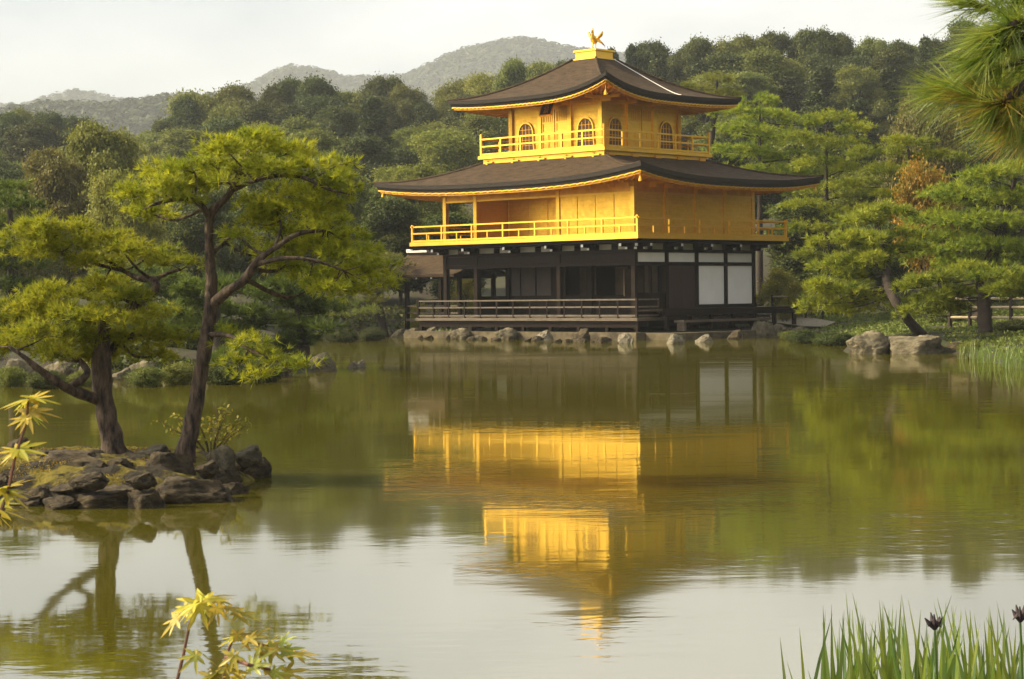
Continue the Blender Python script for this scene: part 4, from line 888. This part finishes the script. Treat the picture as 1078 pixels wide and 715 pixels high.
wr = random.Random(21); spots = []
for li, (d, lname, f, sp) in enumerate(LAYERS):
    px = -25 + wr.uniform(0, sp * .5)
    while px < 1105:
        ysk = float(np.interp(px, skx, sky_)); y = ysk + (low_y(px) - ysk) * f + (wr.uniform(-9, 14) if f else wr.uniform(-2, 3))
        hidden = (530 < px < 735 and y > 75 and f > 0) or (470 < px < 800 and y > 165) or (1035 < px and y < 150 and f < .5 and f > .1)
        if not hidden: spots.append([li, px, y, d * wr.uniform(.97, 1.03), kind_at(px, li, wr), sp])
        px += sp * wr.uniform(.8, 1.2)
used_labels = {}
for sidx, s in enumerate(spots):
    mk = min(MARKS, key=lambda m: abs(m[0] - s[1]))[1]; s.append((WORDS[s[4]][0], LAYERS[s[0]][1], mk)); used_labels.setdefault(s[-1], []).append(sidx)
for li, px, y, d, kd, sp, key in spots:
    lst = used_labels[key]; me_ = [k for k in lst if spots[k][1] == px][0]
    lab = f'{key[0]} {key[1]} {key[2]}'
    if len(lst) > 1:
        o = sorted(lst, key=lambda k: spots[k][1]).index(me_); lab = ('left one: ' if o == 0 else 'right one: ' if o == len(lst) - 1 else 'middle one: ') + lab
    pr = wr.choice(PR[kd]); x = P(px, 200, d).x; z = max(gh(x, d), .2); top = P(px, y, d).z
    hgt = max(4.0, top - z) * wr.uniform(1.02, 1.12)
    o = pr.get(); o.location = (x, d, z); k = hgt / pr.h; wk = (sp * wr.uniform(1.5, 2.1) * d / F) / pr.w; wk = min(max(wk, k * .7), k * 1.5)
    o.scale = (wk, wk, k); o.rotation_euler.z = wr.uniform(0, 6.28); tag(o, lab, 'tree', 'trees of the hillside wood')
def put(kind, px, d, ytop, wpx, label, cat='tree', group=None, sink=.1):
    pr = random.choice(PR[kind]) ; x = P(px, 200, d).x; z = max(gh(x, d), .0); o = pr.get(); o.location = (x, d, z - sink); k = (P(px, ytop, d).z - z) / pr.h; wk = wpx * d / F / pr.w
    o.scale = (wk, wk, k); o.rotation_euler.z = random.uniform(0, 6.28); return tag(o, label, cat, group)
# named trees standing nearer than the wood
PR['round'] = [broadleaf('broadleaf_tree', 6, 6, [(0, 0, 3.6, 2.2, 2.1), (1.1, .4, 3.0, 1.7, 1.6), (-1.2, -.3, 2.8, 1.7, 1.6), (.2, -1.2, 2.6, 1.6, 1.5), (-.2, 1.2, 3.0, 1.6, 1.6)], 900, 'leaf_brown', 31, leaf=.2)]
PR['orange'] = [broadleaf('maple_tree', 5, 5, dome(33, 5, 5, 9, .35, .5), 700, 'leaf_orange', 33, leaf=.18, clump=.3)]
PR['shrub'] = [broadleaf('shrub', 1.2, 1.8, [(0, 0, .55, .75, .5), (.4, .2, .45, .5, .4), (-.4, -.1, .4, .5, .4), (.1, -.4, .4, .5, .4)], 4200, 'leaf_dark', 41, leaf=.075, clump=.1), broadleaf('shrub', 1.2, 1.8, [(0, 0, .5, .8, .5), (.5, -.2, .4, .45, .4), (-.45, .2, .45, .5, .4)], 4200, 'leaf_mid', 42, leaf=.075, clump=.1)]
PR['bush'] = [broadleaf('bush', 2.4, 2.6, dome(43, 2.4, 2.6, 9, .2), 1800, 'leaf_yellow', 43, leaf=.12, clump=.2)]
put('round', 972, 118, 88, 95, 'big rounded brownish tree below the hanging pine needles')
put('orange', 975, 84, 166, 85, 'small maple with orange autumn leaves among the dark pines', 'maple tree')
put('olive', 105, 104, 118, 120, 'broad rounded olive tree rising behind the short pine')
put('brown', 60, 100, 150, 90, 'brownish green tree behind the upper crown of the short pine')
put('pale', 135, 92, 172, 80, 'pale leafy tree left of the tall pine')
put('pale', 30, 96, 195, 90, 'pale green tree low behind the left end of the short pine')
put('dark', 215, 98, 190, 90, 'dark leafy tree behind the tall pine trunk')
put('dark', 290, 102, 165, 100, 'dark leafy tree behind the middle of the tall pine crown')
put('olive', 350, 106, 150, 100, 'olive tree behind the outer branches of the tall pine')
put('dark', 420, 112, 200, 90, 'dark tree filling the shade below the left eave of the middle roof')
put('olive', 440, 118, 165, 80, 'rounded olive bush-like tree beside the left balcony of the top floor')
put('dark', 480, 108, 215, 80, 'dark tree seen through the open west bay of the pavilion')
put('dark', 845, 112, 215, 90, 'dark tree in the shade right of the balcony end')
put('dark', 925, 104, 228, 80, 'dark tree in the shade behind the leaning shore pine')
for k, (x, y, kd) in enumerate([(30, 62, 'dark'), (38, 74, 'olive'), (33, 86, 'dark'), (42, 96, 'cedar'), (48, 84, 'dark'), (50, 66, 'olive'), (36, 104, 'cedar'), (44, 54, 'dark'), (58, 76, 'cedar')]):
    pr = PR[kd][k % len(PR[kd])]; o = pr.get(); o.location = (x, y, gh(x, y) - .1); q_ = random.uniform(1.25, 1.6); o.scale = (q_, q_, q_); tag(o, 'tall tree beyond the right edge on the right bank of the pond', 'tree', 'trees beyond the right edge')
put('bush', 815, 97, 283, 46, 'yellow green bush by the right corner of the white panels', 'bush')
put('bush', 838, 94, 296, 40, 'low yellow bush beside the rail fence right of the pavilion', 'bush')
put('bush', 442, 102, 318, 30, 'small green bush seen under the fishing porch roof', 'bush')
put('bush', 486, 103, 290, 36, 'bush seen through the open bay beside the dark pillar', 'bush')

# ------------------------------------------------------------------ shrubs, rocks, fences along the banks
SH = [(8, 392, 40, 22, 'rounded shrub at the water edge below the short pine crown'), (45, 394, 44, 20, 'low shrub at the water edge left of the thick trunk'), (88, 392, 40, 18, 'low shrub just left of the thick pine trunk'), (150, 392, 46, 22, 'green shrub on the bank right of the thick pine trunk'),
      (185, 390, 40, 24, 'clipped shrub on the bank close left of the slender trunk'), (238, 390, 44, 26, 'shrub on the bank right of the slender trunk'), (275, 388, 40, 24, 'shrub on the bank below the dark bushy pine'), (65, 376, 60, 30, 'larger shrub higher on the bank behind the short pine'), (125, 374, 60, 30, 'larger shrub higher on the bank between the islet trunks'), (20, 372, 60, 30, 'larger shrub higher on the bank at the left edge'), (200, 372, 56, 30, 'larger shrub higher on the bank behind the slender trunk'),
      (360, 352, 34, 14, 'low shrub on the far shore left of the fishing porch'), (392, 351, 30, 14, 'low shrub on the far shore close to the fishing porch'), (850, 352, 46, 14, 'flat clipped shrub right of the stone landing'), (880, 354, 44, 15, 'flat clipped shrub behind the tall pale boulder'), (835, 349, 30, 10, 'tiny shrub at the end of the stone landing'),
      (1000, 350, 44, 18, 'brownish shrub right of the long flat boulder'), (1025, 362, 30, 12, 'low shrub at the reeds beside the slim grey rock'), (1070, 358, 44, 14, 'low shrub behind the reeds at the right edge'), (945, 345, 40, 12, 'low shrub under the leaning pine trunk')]
for px, yw, wpx, hpx, lab in SH:
    pr = random.choice(PR['shrub']); p = G(px, yw, .35); o = pr.get(); z = gh(p.x, p.y + .4); o.location = (p.x, p.y + .4, max(z, .02) - .08); wk = wpx * p.y / F / pr.w
    o.scale = (wk, wk, hpx * p.y / F / .95); o.rotation_euler.z = random.uniform(0, 6.28); tag(o, lab, 'shrub', 'shrubs along the banks')
# yellow twiggy shrub on the islet
b = P(222, 474, 22.6); ys = empty('shrub', (b.x, b.y, islet_z(b.x, b.y) - .05), 0, 'sparse yellow green shrub behind the slender trunk on the islet', 'shrub')
tw, cs = MB(), []
for px, py, dd in [(170, 445, 0), (185, 438, .2), (205, 436, 0), (240, 432, .1), (255, 440, 0), (262, 446, -.2), (232, 448, -.2), (248, 452, .2), (222, 440, .3), (190, 450, -.1), (212, 452, -.2), (238, 462, 0)]:
    e = P(px, py, 22.6 + dd) - ys.location; m_ = e * .5 + Vector((0, 0, .06)); tw.tube([(0, 0, 0), tuple(m_), tuple(e)], [.012, .008, .003], 4)
    for k in range(26):
        f = random.uniform(.55, 1.08); q = m_.lerp(e, (f - .5) * 2); cs.append(np.array(q) + rng.normal(size=3) * [.055, .055, .03])
tw.build('stem', M['bark'], ys); cs = np.array(cs); s_ = rng.uniform(.03, .055, len(cs))
npmesh('foliage', leaf_quads(cs, rng.normal(size=cs.shape) + [0, 0, .8], s_ * 1.4, s_ * .8), 4, M['leaf_yellow'], ys, rng.uniform(0, 1, len(cs)))

IZ = [  # px, y foot, w, h, z0, label, material
    (14, 478, 44, 22, .3, 'dark rounded rock at the left edge behind the maple leaves', 'rock_dark'), (70, 500, 120, 30, .22, 'broad flat rock shelf left of the thick trunk', 'rock_dark'), (40, 488, 60, 18, .3, 'flat rock just behind the maple leaves', 'rock_dark'),
    (25, 533, 70, 24, 0, 'dark rock at the waterline left end of the islet', 'rock_dark'), (102, 535, 104, 26, 0, 'long low dark rock at the front waterline of the islet', 'rock_dark'), (70, 518, 54, 14, .15, 'thin dark rock above the long front rock', 'rock_dark'),
    (155, 480, 40, 14, .34, 'grey flat rock between the two pine trunks', 'rock'), (176, 504, 56, 36, .15, 'big pale-faced rock in front of the slender trunk', 'rock_dark'), (200, 530, 86, 34, 0, 'massive dark rock at the front right waterline', 'rock_dark'), (145, 508, 30, 14, .25, 'small dark rock left of the slender trunk foot', 'rock_dark'),
    (233, 492, 30, 30, .2, 'upright grey rock right of the slender trunk', 'rock'), (257, 483, 30, 18, .25, 'pale grey rock behind the right tip of the islet', 'rock'), (264, 503, 40, 26, 0, 'rounded dark rock at the right tip of the islet', 'rock_dark'), (236, 512, 34, 24, .03, 'mossy dark rock near the right tip', 'rock_dark'), (272, 492, 26, 14, .1, 'small dark rock behind the right tip rock', 'rock_dark'),
    (62, 536, 44, 18, 0, 'low dark rock at the front waterline left of the long rock', 'rock_dark'), (152, 535, 40, 24, 0, 'dark rock between the long front rock and the massive front rock', 'rock_dark'), (92, 508, 46, 14, .26, 'dark rock in the middle of the islet slope', 'rock_dark'), (246, 520, 28, 16, 0, 'low wet rock at the right waterline', 'rock_dark'),
    (120, 492, 40, 12, .3, 'flat dark rock at the foot of the thick trunk', 'rock_dark'), (215, 496, 24, 14, .28, 'small rock at the foot of the slender trunk', 'rock_dark'), (-10, 520, 50, 26, .1, 'dark rock cut by the left edge', 'rock_dark')]
for px, yw, w_, h_, z0, lab, m_ in IZ: rock(px, yw + 1, w_ * 1.12, h_ * .8, lab + ('' if 'islet' in lab else ' on the islet'), m_, z0, group='rocks of the pine islet', deep=.75)
SR = [  # shore stones
    (335, 391, 40, 20, 'smooth dark boulder standing in the water by the bushy pine', 'rock'), (372, 387, 12, 7, 'left one of the small pale stones alone in the open water', 'rock_pale'), (380, 386.5, 13, 8, 'right one of the small pale stones alone in the open water', 'rock_pale'),
    (258, 402, 30, 8, 'low pale rock in the water under the dwarf pine', 'rock'), (182, 401, 26, 7, 'flat pale rock at the bank behind the slender trunk', 'rock_pale'), (150, 399, 34, 14, 'grey bank rock between the two islet trunks', 'rock'), (96, 399, 30, 16, 'grey bank rock behind the thick trunk', 'rock'), (60, 400, 36, 14, 'grey bank rock left of the thick trunk', 'rock'), (20, 400, 40, 16, 'grey bank rock at the left edge of the far bank', 'rock'), (290, 398, 30, 12, 'dark bank rock left of the smooth boulder', 'rock_dark'), (212, 401, 30, 12, 'dark bank rock right of the slender trunk', 'rock_dark'), (125, 400, 24, 9, 'low bank rock close right of the thick trunk', 'rock'),
    (352, 353, 26, 7, 'low mossy rock on the far shore', 'rock'), (378, 353, 30, 9, 'wide dark rock on the far shore', 'rock_dark'), (404, 353, 26, 8, 'rock on the far shore nearest the fishing porch', 'rock'), (420, 355, 20, 9, 'rock under the corner post of the fishing porch', 'rock'), (436, 355.5, 16, 12, 'upright rock at the left end of the embankment', 'rock'), (453, 356, 18, 14, 'tall rock left of the green tuft in the embankment', 'rock'),
    (486, 357, 20, 14, 'tall grey rock against the embankment below the dark pillar', 'rock'), (505, 357.5, 12, 5, 'small stone at the embankment foot', 'rock'), (535, 357.5, 20, 15, 'pointed rock against the embankment below the dark window', 'rock'), (573, 358.5, 18, 13, 'pale tilted rock against the embankment', 'rock_pale'), (611, 359.5, 18, 16, 'dark upright rock against the embankment centre', 'rock_dark'), (636, 360.5, 13, 7, 'small dark rock low at the embankment', 'rock_dark'), (660, 361.5, 14, 13, 'pale leaning rock at the left end of the landing slab', 'rock_pale'),
    (713, 362, 15, 10, 'knobbly pale rock standing free before the landing slab', 'rock_pale'), (743, 360.5, 15, 9, 'square pale rock standing free before the landing slab', 'rock_pale'), (776, 357, 18, 10, 'mossy rock at the right part of the landing slab', 'rock_dark'), (805, 355, 22, 17, 'grey rock pile stone at the right end of the landing', 'rock'), (822, 354, 18, 13, 'rounded grey stone next to the landing end', 'rock'), (842, 354, 22, 11, 'grey stone below the flat clipped shrub', 'rock'), (862, 356, 22, 9, 'dark stone between landing and tall pale boulder', 'rock_dark'), (892, 362, 24, 9, 'low dark stone left of the tall pale boulder', 'rock_dark'),
    (921, 373, 46, 25, 'tall pale boulder at the water edge under the leaning pine', 'rock'), (973, 373, 62, 20, 'long flat boulder at the water edge under the leaning pine', 'rock'), (1048, 363, 16, 20, 'slim upright grey rock behind the reeds', 'rock_pale'), (1012, 372, 26, 12, 'low dark rock beside the reeds', 'rock_dark'), (1035, 368, 22, 9, 'small dark rock behind the reeds', 'rock_dark')]
for px, yw, w_, h_, lab, m_ in SR: rock(px, yw, w_ * (1.35 if 430 < px < 850 else 1.1), h_ * (.85 if 430 < px < 700 else 1.4 if px < 320 else 1), lab, m_, 0.0, group='stones along the shore')

def fence(pts, zs, npost, label, m='bamboo', r=.045):
    p0 = pts[0]; root = empty('rail_fence', (p0[0], p0[1], gh(p0[0], p0[1])), 0, label, 'fence')
    rb = MB()
    for h in zs: rb.tube([(x - p0[0], y - p0[1], h) for x, y in pts], r, 6)
    rb.build('rail', M[m], root)
    for k in range(npost):
        t = k / (npost - 1) * (len(pts) - 1); i = min(int(t), len(pts) - 2); a = t - i; x = pts[i][0] * (1 - a) + pts[i + 1][0] * a - p0[0]; y = pts[i][1] * (1 - a) + pts[i + 1][1] * a - p0[1]
        MB().tube([(x, y, -.4), (x, y, zs[-1] + .08)], r * 1.6, 7).build('post', M['bark_far' if m == 'bamboo' else m], root)
a, b = P(1000, 320, 68), P(1110, 320, 64); fence([(a.x, a.y), (b.x, b.y)], (.45, .8, 1.1), 6, 'wooden rail fence behind the wide low pine')
a, b = P(796, 311, 97), P(866, 311, 93); fence([(a.x, a.y), (b.x, b.y)], (.5, 1.0), 5, 'pale bamboo rail fence right of the pavilion', r=.04)
gp = MB(); pl_ = [P(x, 340, d) for x, d in ((796, 93.5), (846, 90.5), (868, 88), (880, 90), (850, 95), (800, 97))]
gp.add([(p.x, p.y, gh(p.x, p.y) + .1) for p in pl_], [(0, 1, 2, 3, 4, 5)]); o = gp.build('gravel_path', M['gravel']); o['kind'] = 'structure'

for k in range(16):
    px = 440 + k * 14.2 + random.uniform(-5, 5); rock(px, 356.5 + .022 * (px - 440) + random.uniform(-.5, .5), random.uniform(8, 15), random.uniform(3, 6), 'small dark stone in the line at the foot of the pale embankment', 'rock_dark', 0.0, group='small stones at the embankment foot')
# reeds in the shallow water at the right
def blades(n, spread, h, w, lean=.25, seg=4):
    """arching leaf blades in one clump, as quads"""
    V = []
    for k in range(n):
        a = random.uniform(0, 6.28); r_ = spread * math.sqrt(random.random()); b = Vector((math.cos(a) * r_, math.sin(a) * r_, 0)); hh = h * random.uniform(.6, 1.08)
        d = Vector((random.gauss(0, 1), random.gauss(0, 1), 0)) * lean * hh; yaw = random.uniform(-.7, .7); s = Vector((math.cos(yaw), math.sin(yaw), 0)); pr = None
        kink = random.random() < .13
        for i in range(seg + 1):
            t = i / seg; c = b + d * t ** 2 + Vector((0, 0, hh * (t - (.45 * max(0, t - .6) if kink else 0)))); ww = w * (1 - t) ** .6 * (.75 + .5 * t) / 1.0 if i < seg else 0.0004
            q = (c - s * ww / 2, c + s * ww / 2)
            if pr: V += [pr[0], pr[1], q[1], q[0]]
            pr = q
    return np.array([tuple(v) for v in V]), seg
RD = [(1022, 378, 30, 'tuft of green reeds nearest the long flat boulder'), (1040, 382, 34, 'tuft of green reeds in front of the slim upright rock'), (1058, 386, 36, 'tall tuft of reeds second from the right edge'), (1074, 388, 40, 'tall tuft of reeds at the right edge of the pond'), (1030, 372, 22, 'small tuft of reeds behind the others')]
for px, yw, hp, lab in RD:
    p = G(px, yw, 0); V, sg = blades(46, .42, hp * p.y / F * .75, .02, .2); root = empty('reed_clump', (p.x, p.y, -.05), 0, lab, 'reeds', 'reeds in the shallows')
    npmesh('leaves', V, 4, M['iris'], root, np.repeat(rng.uniform(.3, 1, 46), sg))
V, sg = blades(60, .35, .5, .03, .5); p = G(467, 356, 0); root = empty('grass_tuft', (p.x, p.y + .1, .0), 0, 'bright green tuft growing at the embankment beside the tall rock', 'grass'); npmesh('leaves', V, 4, M['iris'], root, np.repeat(rng.uniform(.4, 1, 60), sg))
# low cover on the banks
def cover(name, n, region, m, size, label):
    X = rng.uniform(region[0], region[1], n * 3); Y = rng.uniform(region[2], region[3], n * 3); Z = ground_h(X, Y); s = sdist(FAR, X, Y); k = np.where(s > .15)[0][:n]
    pat = np.array([noise.noise(Vector((X[i] * .35, Y[i] * .35, 9))) for i in k]); k = k[pat > -.12]
    c = np.stack([X[k], Y[k], Z[k] + rng.uniform(0, .12, len(k))], 1); sz = size * rng.uniform(.6, 1.4, len(k))
    o = npmesh(name, leaf_quads(c, rng.normal(size=c.shape) + [0, 0, .5], sz, sz * .6), 4, M[m], None, rng.uniform(0, 1, len(k))); tag(o, label, None, None, 'stuff')
cover('ground_cover', 60000, (-24, -4.5, 50, 78), 'leaf_dark', .2, 'low green ground cover on the left bank')
cover('undergrowth', 40000, (10.5, 24, 50, 96), 'leaf_mid', .12, 'low green ground cover on the right bank')
cover('far_undergrowth', 20000, (-40, 30, 97, 112), 'leaf_dark', .3, 'dark low undergrowth in front of the wood')
# moss and small leaves on the islet
n = 60000; X = rng.uniform(-9, -2.7, n); Y = rng.uniform(19.6, 25.4, n); s = sdist(ISL, X, Y); pt_ = np.array([noise.noise(Vector((x * 1.3, y * 1.3, 4))) for x, y in zip(X, Y)]); k = (s > .25) & (pt_ > .1)
c = np.stack([X[k], Y[k], .36 * (1 - np.exp(-s[k] / .4)) + rng.uniform(-.01, .05, k.sum())], 1); sz = rng.uniform(.008, .018, len(c))
M['moss_leaf'] = leafmat('moss_leaf', (.13, .12, .012), (.36, .22, .015), trans=.3, vary=0)
tag(npmesh('moss', leaf_quads(c, rng.normal(size=c.shape) + [0, 0, .9], sz * 1.4, sz), 4, M['moss_leaf'], None, rng.uniform(0, 1, len(c))), 'golden green moss between the rocks of the islet', None, None, 'stuff')

# ------------------------------------------------------------------ near the camera: iris leaves, maple sprays, pine branch
nb_ = 12
for k in range(nb_):
    px = 866 + k * 22 + random.uniform(-6, 6); y = 7.3 + .35 * random.uniform(-1, 1); x = P(px, 600, y).x; z = max(.02, gh(x, y)) - .04
    top = 655 - 8 * math.sin((px - 830) / 90) + (14 if px < 870 else 0) + (6 if px > 1030 else 0); h = (P(px, top, y).z - z) * 1.03
    n = 30 if px > 880 else 12; V, sg = blades(n, .14, h, .026, .10, 5); root = empty('iris_clump', (x, y, z), 0, ['sparse iris leaves at the left end of the iris row', 'iris leaves second from the left end of the row', 'iris leaves third from the left end of the row', 'iris leaves fourth from the left end of the row', 'tall iris leaves close left of the row centre', 'tallest iris leaves near the row centre', 'iris leaves close right of the row centre',
        'iris leaves with the withered flower beside them', 'iris leaves right of the withered flower', 'iris leaves fourth from the right edge', 'iris leaves beside the second withered flower', 'iris leaves cut by the right edge'][k], 'iris', 'iris leaves on the near bank')
    npmesh('leaves', V, 4, M['iris'], root, np.repeat(rng.uniform(0, 1, n), sg))
for px, py, lab in ((984, 660, 'dark withered iris flower standing above the leaves'), (1074, 652, 'withered iris flower at the right edge')):
    p = P(px, py, 7.1); z = max(0, gh(p.x, p.y)) - .05; root = empty('withered_flower', (p.x, p.y, z), 0, lab, 'flower'); h = p.z - z
    MB().tube([(.02, 0, 0), (.01, 0, h * .5), (0, 0, h)], [.006, .005, .004], 6).build('stem', M['iris'], root)
    pm = MB()
    for k in range(7):
        a = k * .9; o = Vector((math.cos(a), math.sin(a) * .6, 0)) * random.uniform(.02, .04)
        pm.tube([(0, 0, h - .01), tuple(o * .6 + Vector((0, 0, h + .015))), tuple(o * 1.1 + Vector((0, 0, h + random.choice((.0, .035, .05)))))], [.005, .010, .002], 5)
    pm.build('petals', M['wilt'], root)
def maple_leaf_mesh(seed):
    """seven pointed lobes with serration and a gentle fold; flat in xy, stalk at the origin"""
    r_ = random.Random(seed); L = [.34, .66, .92, 1.0, .92, .66, .34]; A = [-138, -84, -40, 0, 40, 84, 138]; out = []
    for i, (l, a) in enumerate(zip(L, A)):
        a = R(a + r_.uniform(-5, 5)); l *= r_.uniform(.85, 1.05)
        for q, s in ((.36, -1), (.58, -1), (.8, -1), (1, 0), (.8, 1), (.58, 1), (.36, 1)):
            wdt = {.36: .065, .58: .088, .8: .046, 1: 0}[q]; x, y = l * q, s * wdt; out.append((x * math.sin(a) + y * math.cos(a), x * math.cos(a) - y * math.sin(a)))
        if i < 6:
            am = R((A[i] + A[i + 1]) / 2); out.append((.27 * math.sin(am), .27 * math.cos(am)))
    vs = [(0, 0, 0)] + [(x, y, -.10 * (x * x + max(0, y) ** 2) + .02 * math.sin(5 * math.atan2(x, y))) for x, y in out]; n = len(out)
    fs = [(0, i, i + 1) for i in range(1, n)]
    me = bpy.data.meshes.new('leaf'); me.from_pydata(vs, [], fs); at = me.attributes.new('tint', 'FLOAT', 'FACE'); g = r_.uniform(0, .75)
    at.data.foreach_set('value', [min(1, max(0, g + r_.uniform(-.08, .08) + (.25 if (f[1] % 8) in (3, 4) else 0))) for f in fs]); me.update(); return me
LM = [maple_leaf_mesh(i) for i in range(6)]
for q in LM: q.materials.append(M['maple_leaf'])
def maple(base, stems, lv, d, label):
    root = empty('maple_sapling', base, 0, label, 'maple sapling')
    sm = MB()
    for st in stems:
        pts = [P(a, b, d + (c[0][0] if c else 0)) - base if not isinstance(a, Vector) else a for a, b, *c in st]; sm.tube(pts, [.0032 * (1 - .6 * i / len(pts)) for i in range(len(pts))], 6)
    sm.build('stem', M['twig'], root)
    for (px, py, ang, size, dd) in lv:
        me = random.choice(LM); o = bpy.data.objects.new('leaf', me); C.objects.link(o); o.parent = root; p = P(px, py, d + dd) - base
        # points along ang in the picture plane, tilted strongly back
        dirv = Vector((math.cos(R(ang)), random.uniform(-.5, .2), math.sin(R(ang)) * .8 - .1)).normalized()
        nrm = Vector((random.uniform(-.6, .6), random.uniform(-.8, .25), 1)); nrm = (nrm - dirv * nrm.dot(dirv)).normalized(); xa = dirv.cross(nrm)
        mt = Matrix((xa, dirv, nrm)).transposed().to_4x4(); mt.translation = p; sc = size * .82 * random.uniform(.75, 1.15) * (d + dd) / F; o.matrix_local = mt @ Matrix.Diagonal((sc, sc, sc, 1))
d = 2.5; base = Vector((P(240, 600, d).x, d, .32))
B0 = (Vector((0, 0, 0)), 0)
maple(base, [[(Vector((0, 0, 0)), 0), (Vector((-.03, .02, .6)), 0), (186, 718, (0,)), (193, 690, (0,)), (200, 655, (0,)), (212, 637, (.02,))], [(Vector((0, 0, 0)), 0), (Vector((.01, .0, .7)), 0), (236, 716, (.05,)), (238, 690, (.05,)), (246, 672, (.05,)), (280, 680, (.05,)), (308, 686, (.05,))], [(238, 692, (.05,)), (262, 700, (0,)), (285, 705, (0,))]],
      [(212, 634, 195, 42, 0), (214, 632, -20, 46, .02), (210, 636, 250, 40, -.02), (222, 628, 10, 40, .05), (205, 636, 215, 44, -.03), (240, 640, -10, 38, .05), (216, 630, 120, 22, 0), (228, 640, 280, 34, -.03), (250, 646, -12, 34, .06),
       (248, 670, 200, 32, .05), (250, 668, -15, 40, .05), (285, 680, 10, 36, .05), (284, 682, -35, 34, .03), (282, 678, 60, 26, .06), (290, 684, 180, 30, .02), (206, 690, 230, 38, -.02), (210, 686, -40, 32, 0), (205, 688, 205, 34, 0), (232, 706, 200, 40, 0), (238, 704, -30, 38, .02), (266, 700, 50, 34, 0), (280, 706, -40, 36, 0), (262, 704, 230, 36, .04), (288, 708, 5, 34, 0), (222, 712, 240, 36, 0), (196, 640, 210, 36, .02), (185, 652, 225, 34, -.02), (230, 632, -30, 36, .03), (262, 672, 25, 34, .04), (300, 684, -15, 36, .04), (304, 690, 10, 36, .02), (296, 676, 40, 30, .05), (312, 688, -5, 34, .06), (272, 684, -60, 34, .02), (246, 690, 250, 32, .02), (300, 708, -20, 36, .02), (252, 712, 200, 36, .03)],
      d, 'young maple with yellow and orange tipped leaves rising at the bottom of the pond view')
d = 2.4; base = Vector((P(-25, 600, d).x, d, .32))
maple(base, [[(Vector((0, 0, 0)), 0), (Vector((.0, .0, .8)), 0), (-8, 560, (0,)), (8, 520, (0,)), (16, 480, (0,)), (28, 445, (0,)), (30, 418, (0,))], [(-10, 562, (0,)), (-4, 545, (0,)), (5, 535, (0,))]],
      [(30, 420, 190, 40, 0), (32, 418, -5, 44, 0), (30, 420, 225, 34, .02), (33, 420, 20, 36, .02), (30, 434, 250, 34, 0), (32, 436, -40, 38, .02), (27, 440, 200, 30, -.02), (34, 432, -10, 40, .02), (18, 474, 180, 36, 0), (20, 472, 0, 44, 0), (18, 474, -25, 36, .02), (16, 476, 215, 32, 0),
       (8, 515, -5, 42, 0), (6, 513, 190, 36, 0), (8, 512, 30, 36, .02), (6, 518, -30, 44, 0), (-4, 535, -15, 46, 0), (0, 530, 10, 38, .02), (-5, 540, -45, 38, 0)],
      d, 'maple spray with pale yellow leaves reaching in at the left edge over the islet')
# pine standing right of the camera; one branch hangs into view
tb = Vector((1.75, 3.3, gh(1.75, 3.3) - .1)); root = empty('pine_tree', tb, 0, 'near pine branch with long drooping needles hanging in at the top right corner', 'pine tree')
MB().tube([(0, 0, 0), (.06, .05, 1.2), (.0, .1, 2.4), (.1, .0, 3.8)], [.10, .085, .07, .04], 10, .2).build('trunk', M['bark'], root, True)
dn = 3.0; br = MB(); cs, ax, old = [], [], []
SHOOT = [([(1160, 60), (1110, 40), (1060, 15), (1020, 3)], 1), ([(1160, 60), (1110, 62), (1060, 68), (1015, 88), (1000, 92)], 1), ([(1110, 62), (1080, 90), (1055, 108), (1032, 104)], 0), ([(1110, 62), (1085, 40), (1060, 45), (1035, 60)], 1), ([(1120, 60), (1095, 95), (1070, 120), (1052, 122)], 0), ([(1130, 50), (1105, 20), (1080, -5), (1050, -15)], 1), ([(1120, 60), (1090, 75), (1070, 80), (1052, 84)], 1), ([(1120, 40), (1090, 25), (1065, 28), (1042, 36)], 1), ([(1130, 70), (1105, 110), (1085, 135), (1070, 140)], 0)]
for pts, fresh in SHOOT:
    dz = random.uniform(-.12, .12); w3 = [P(a, b_, dn + dz * min(1, i / 2)) - tb for i, (a, b_) in enumerate(pts)]
    if pts[0][0] >= 1150: w3 = [Vector((.04, .08, 2.35))] + w3
    sp_ = smooth_path([(*v, .011 - .0018 * i) for i, v in enumerate(w3)], 6); br.tube([p[:3] for p in sp_], [max(.0025, p[3]) for p in sp_], 6, .3)
    k0 = int(len(sp_) * .35)
    for i in range(k0, len(sp_)):
        p = Vector(sp_[i][:3]); t = (Vector(sp_[min(i + 1, len(sp_) - 1)][:3]) - Vector(sp_[i - 1][:3])).normalized()
        for q in range(4): cs.append(tuple(p + t * random.uniform(-.02, .02))); ax.append(tuple(t * 1.1 + Vector((random.gauss(0, .45), random.gauss(0, .45), random.gauss(0, .45) + .05)))); old.append(0 if fresh else (1 if random.random() < .45 else 0))
br.build('branch', M['bark'], root, True)
cs, ax, old = np.array(cs), np.array(ax), np.array(old)
for nm, m_, sel in (('needles', 'near_needle', old == 0), ('old_needles', 'old_needle', old == 1)):
    if sel.any(): npmesh(nm, needles(cs[sel], ax[sel], 9, .09, .0019, .42), 3, M[m_], root, np.repeat(rng.uniform(0, 1, sel.sum()), 9))
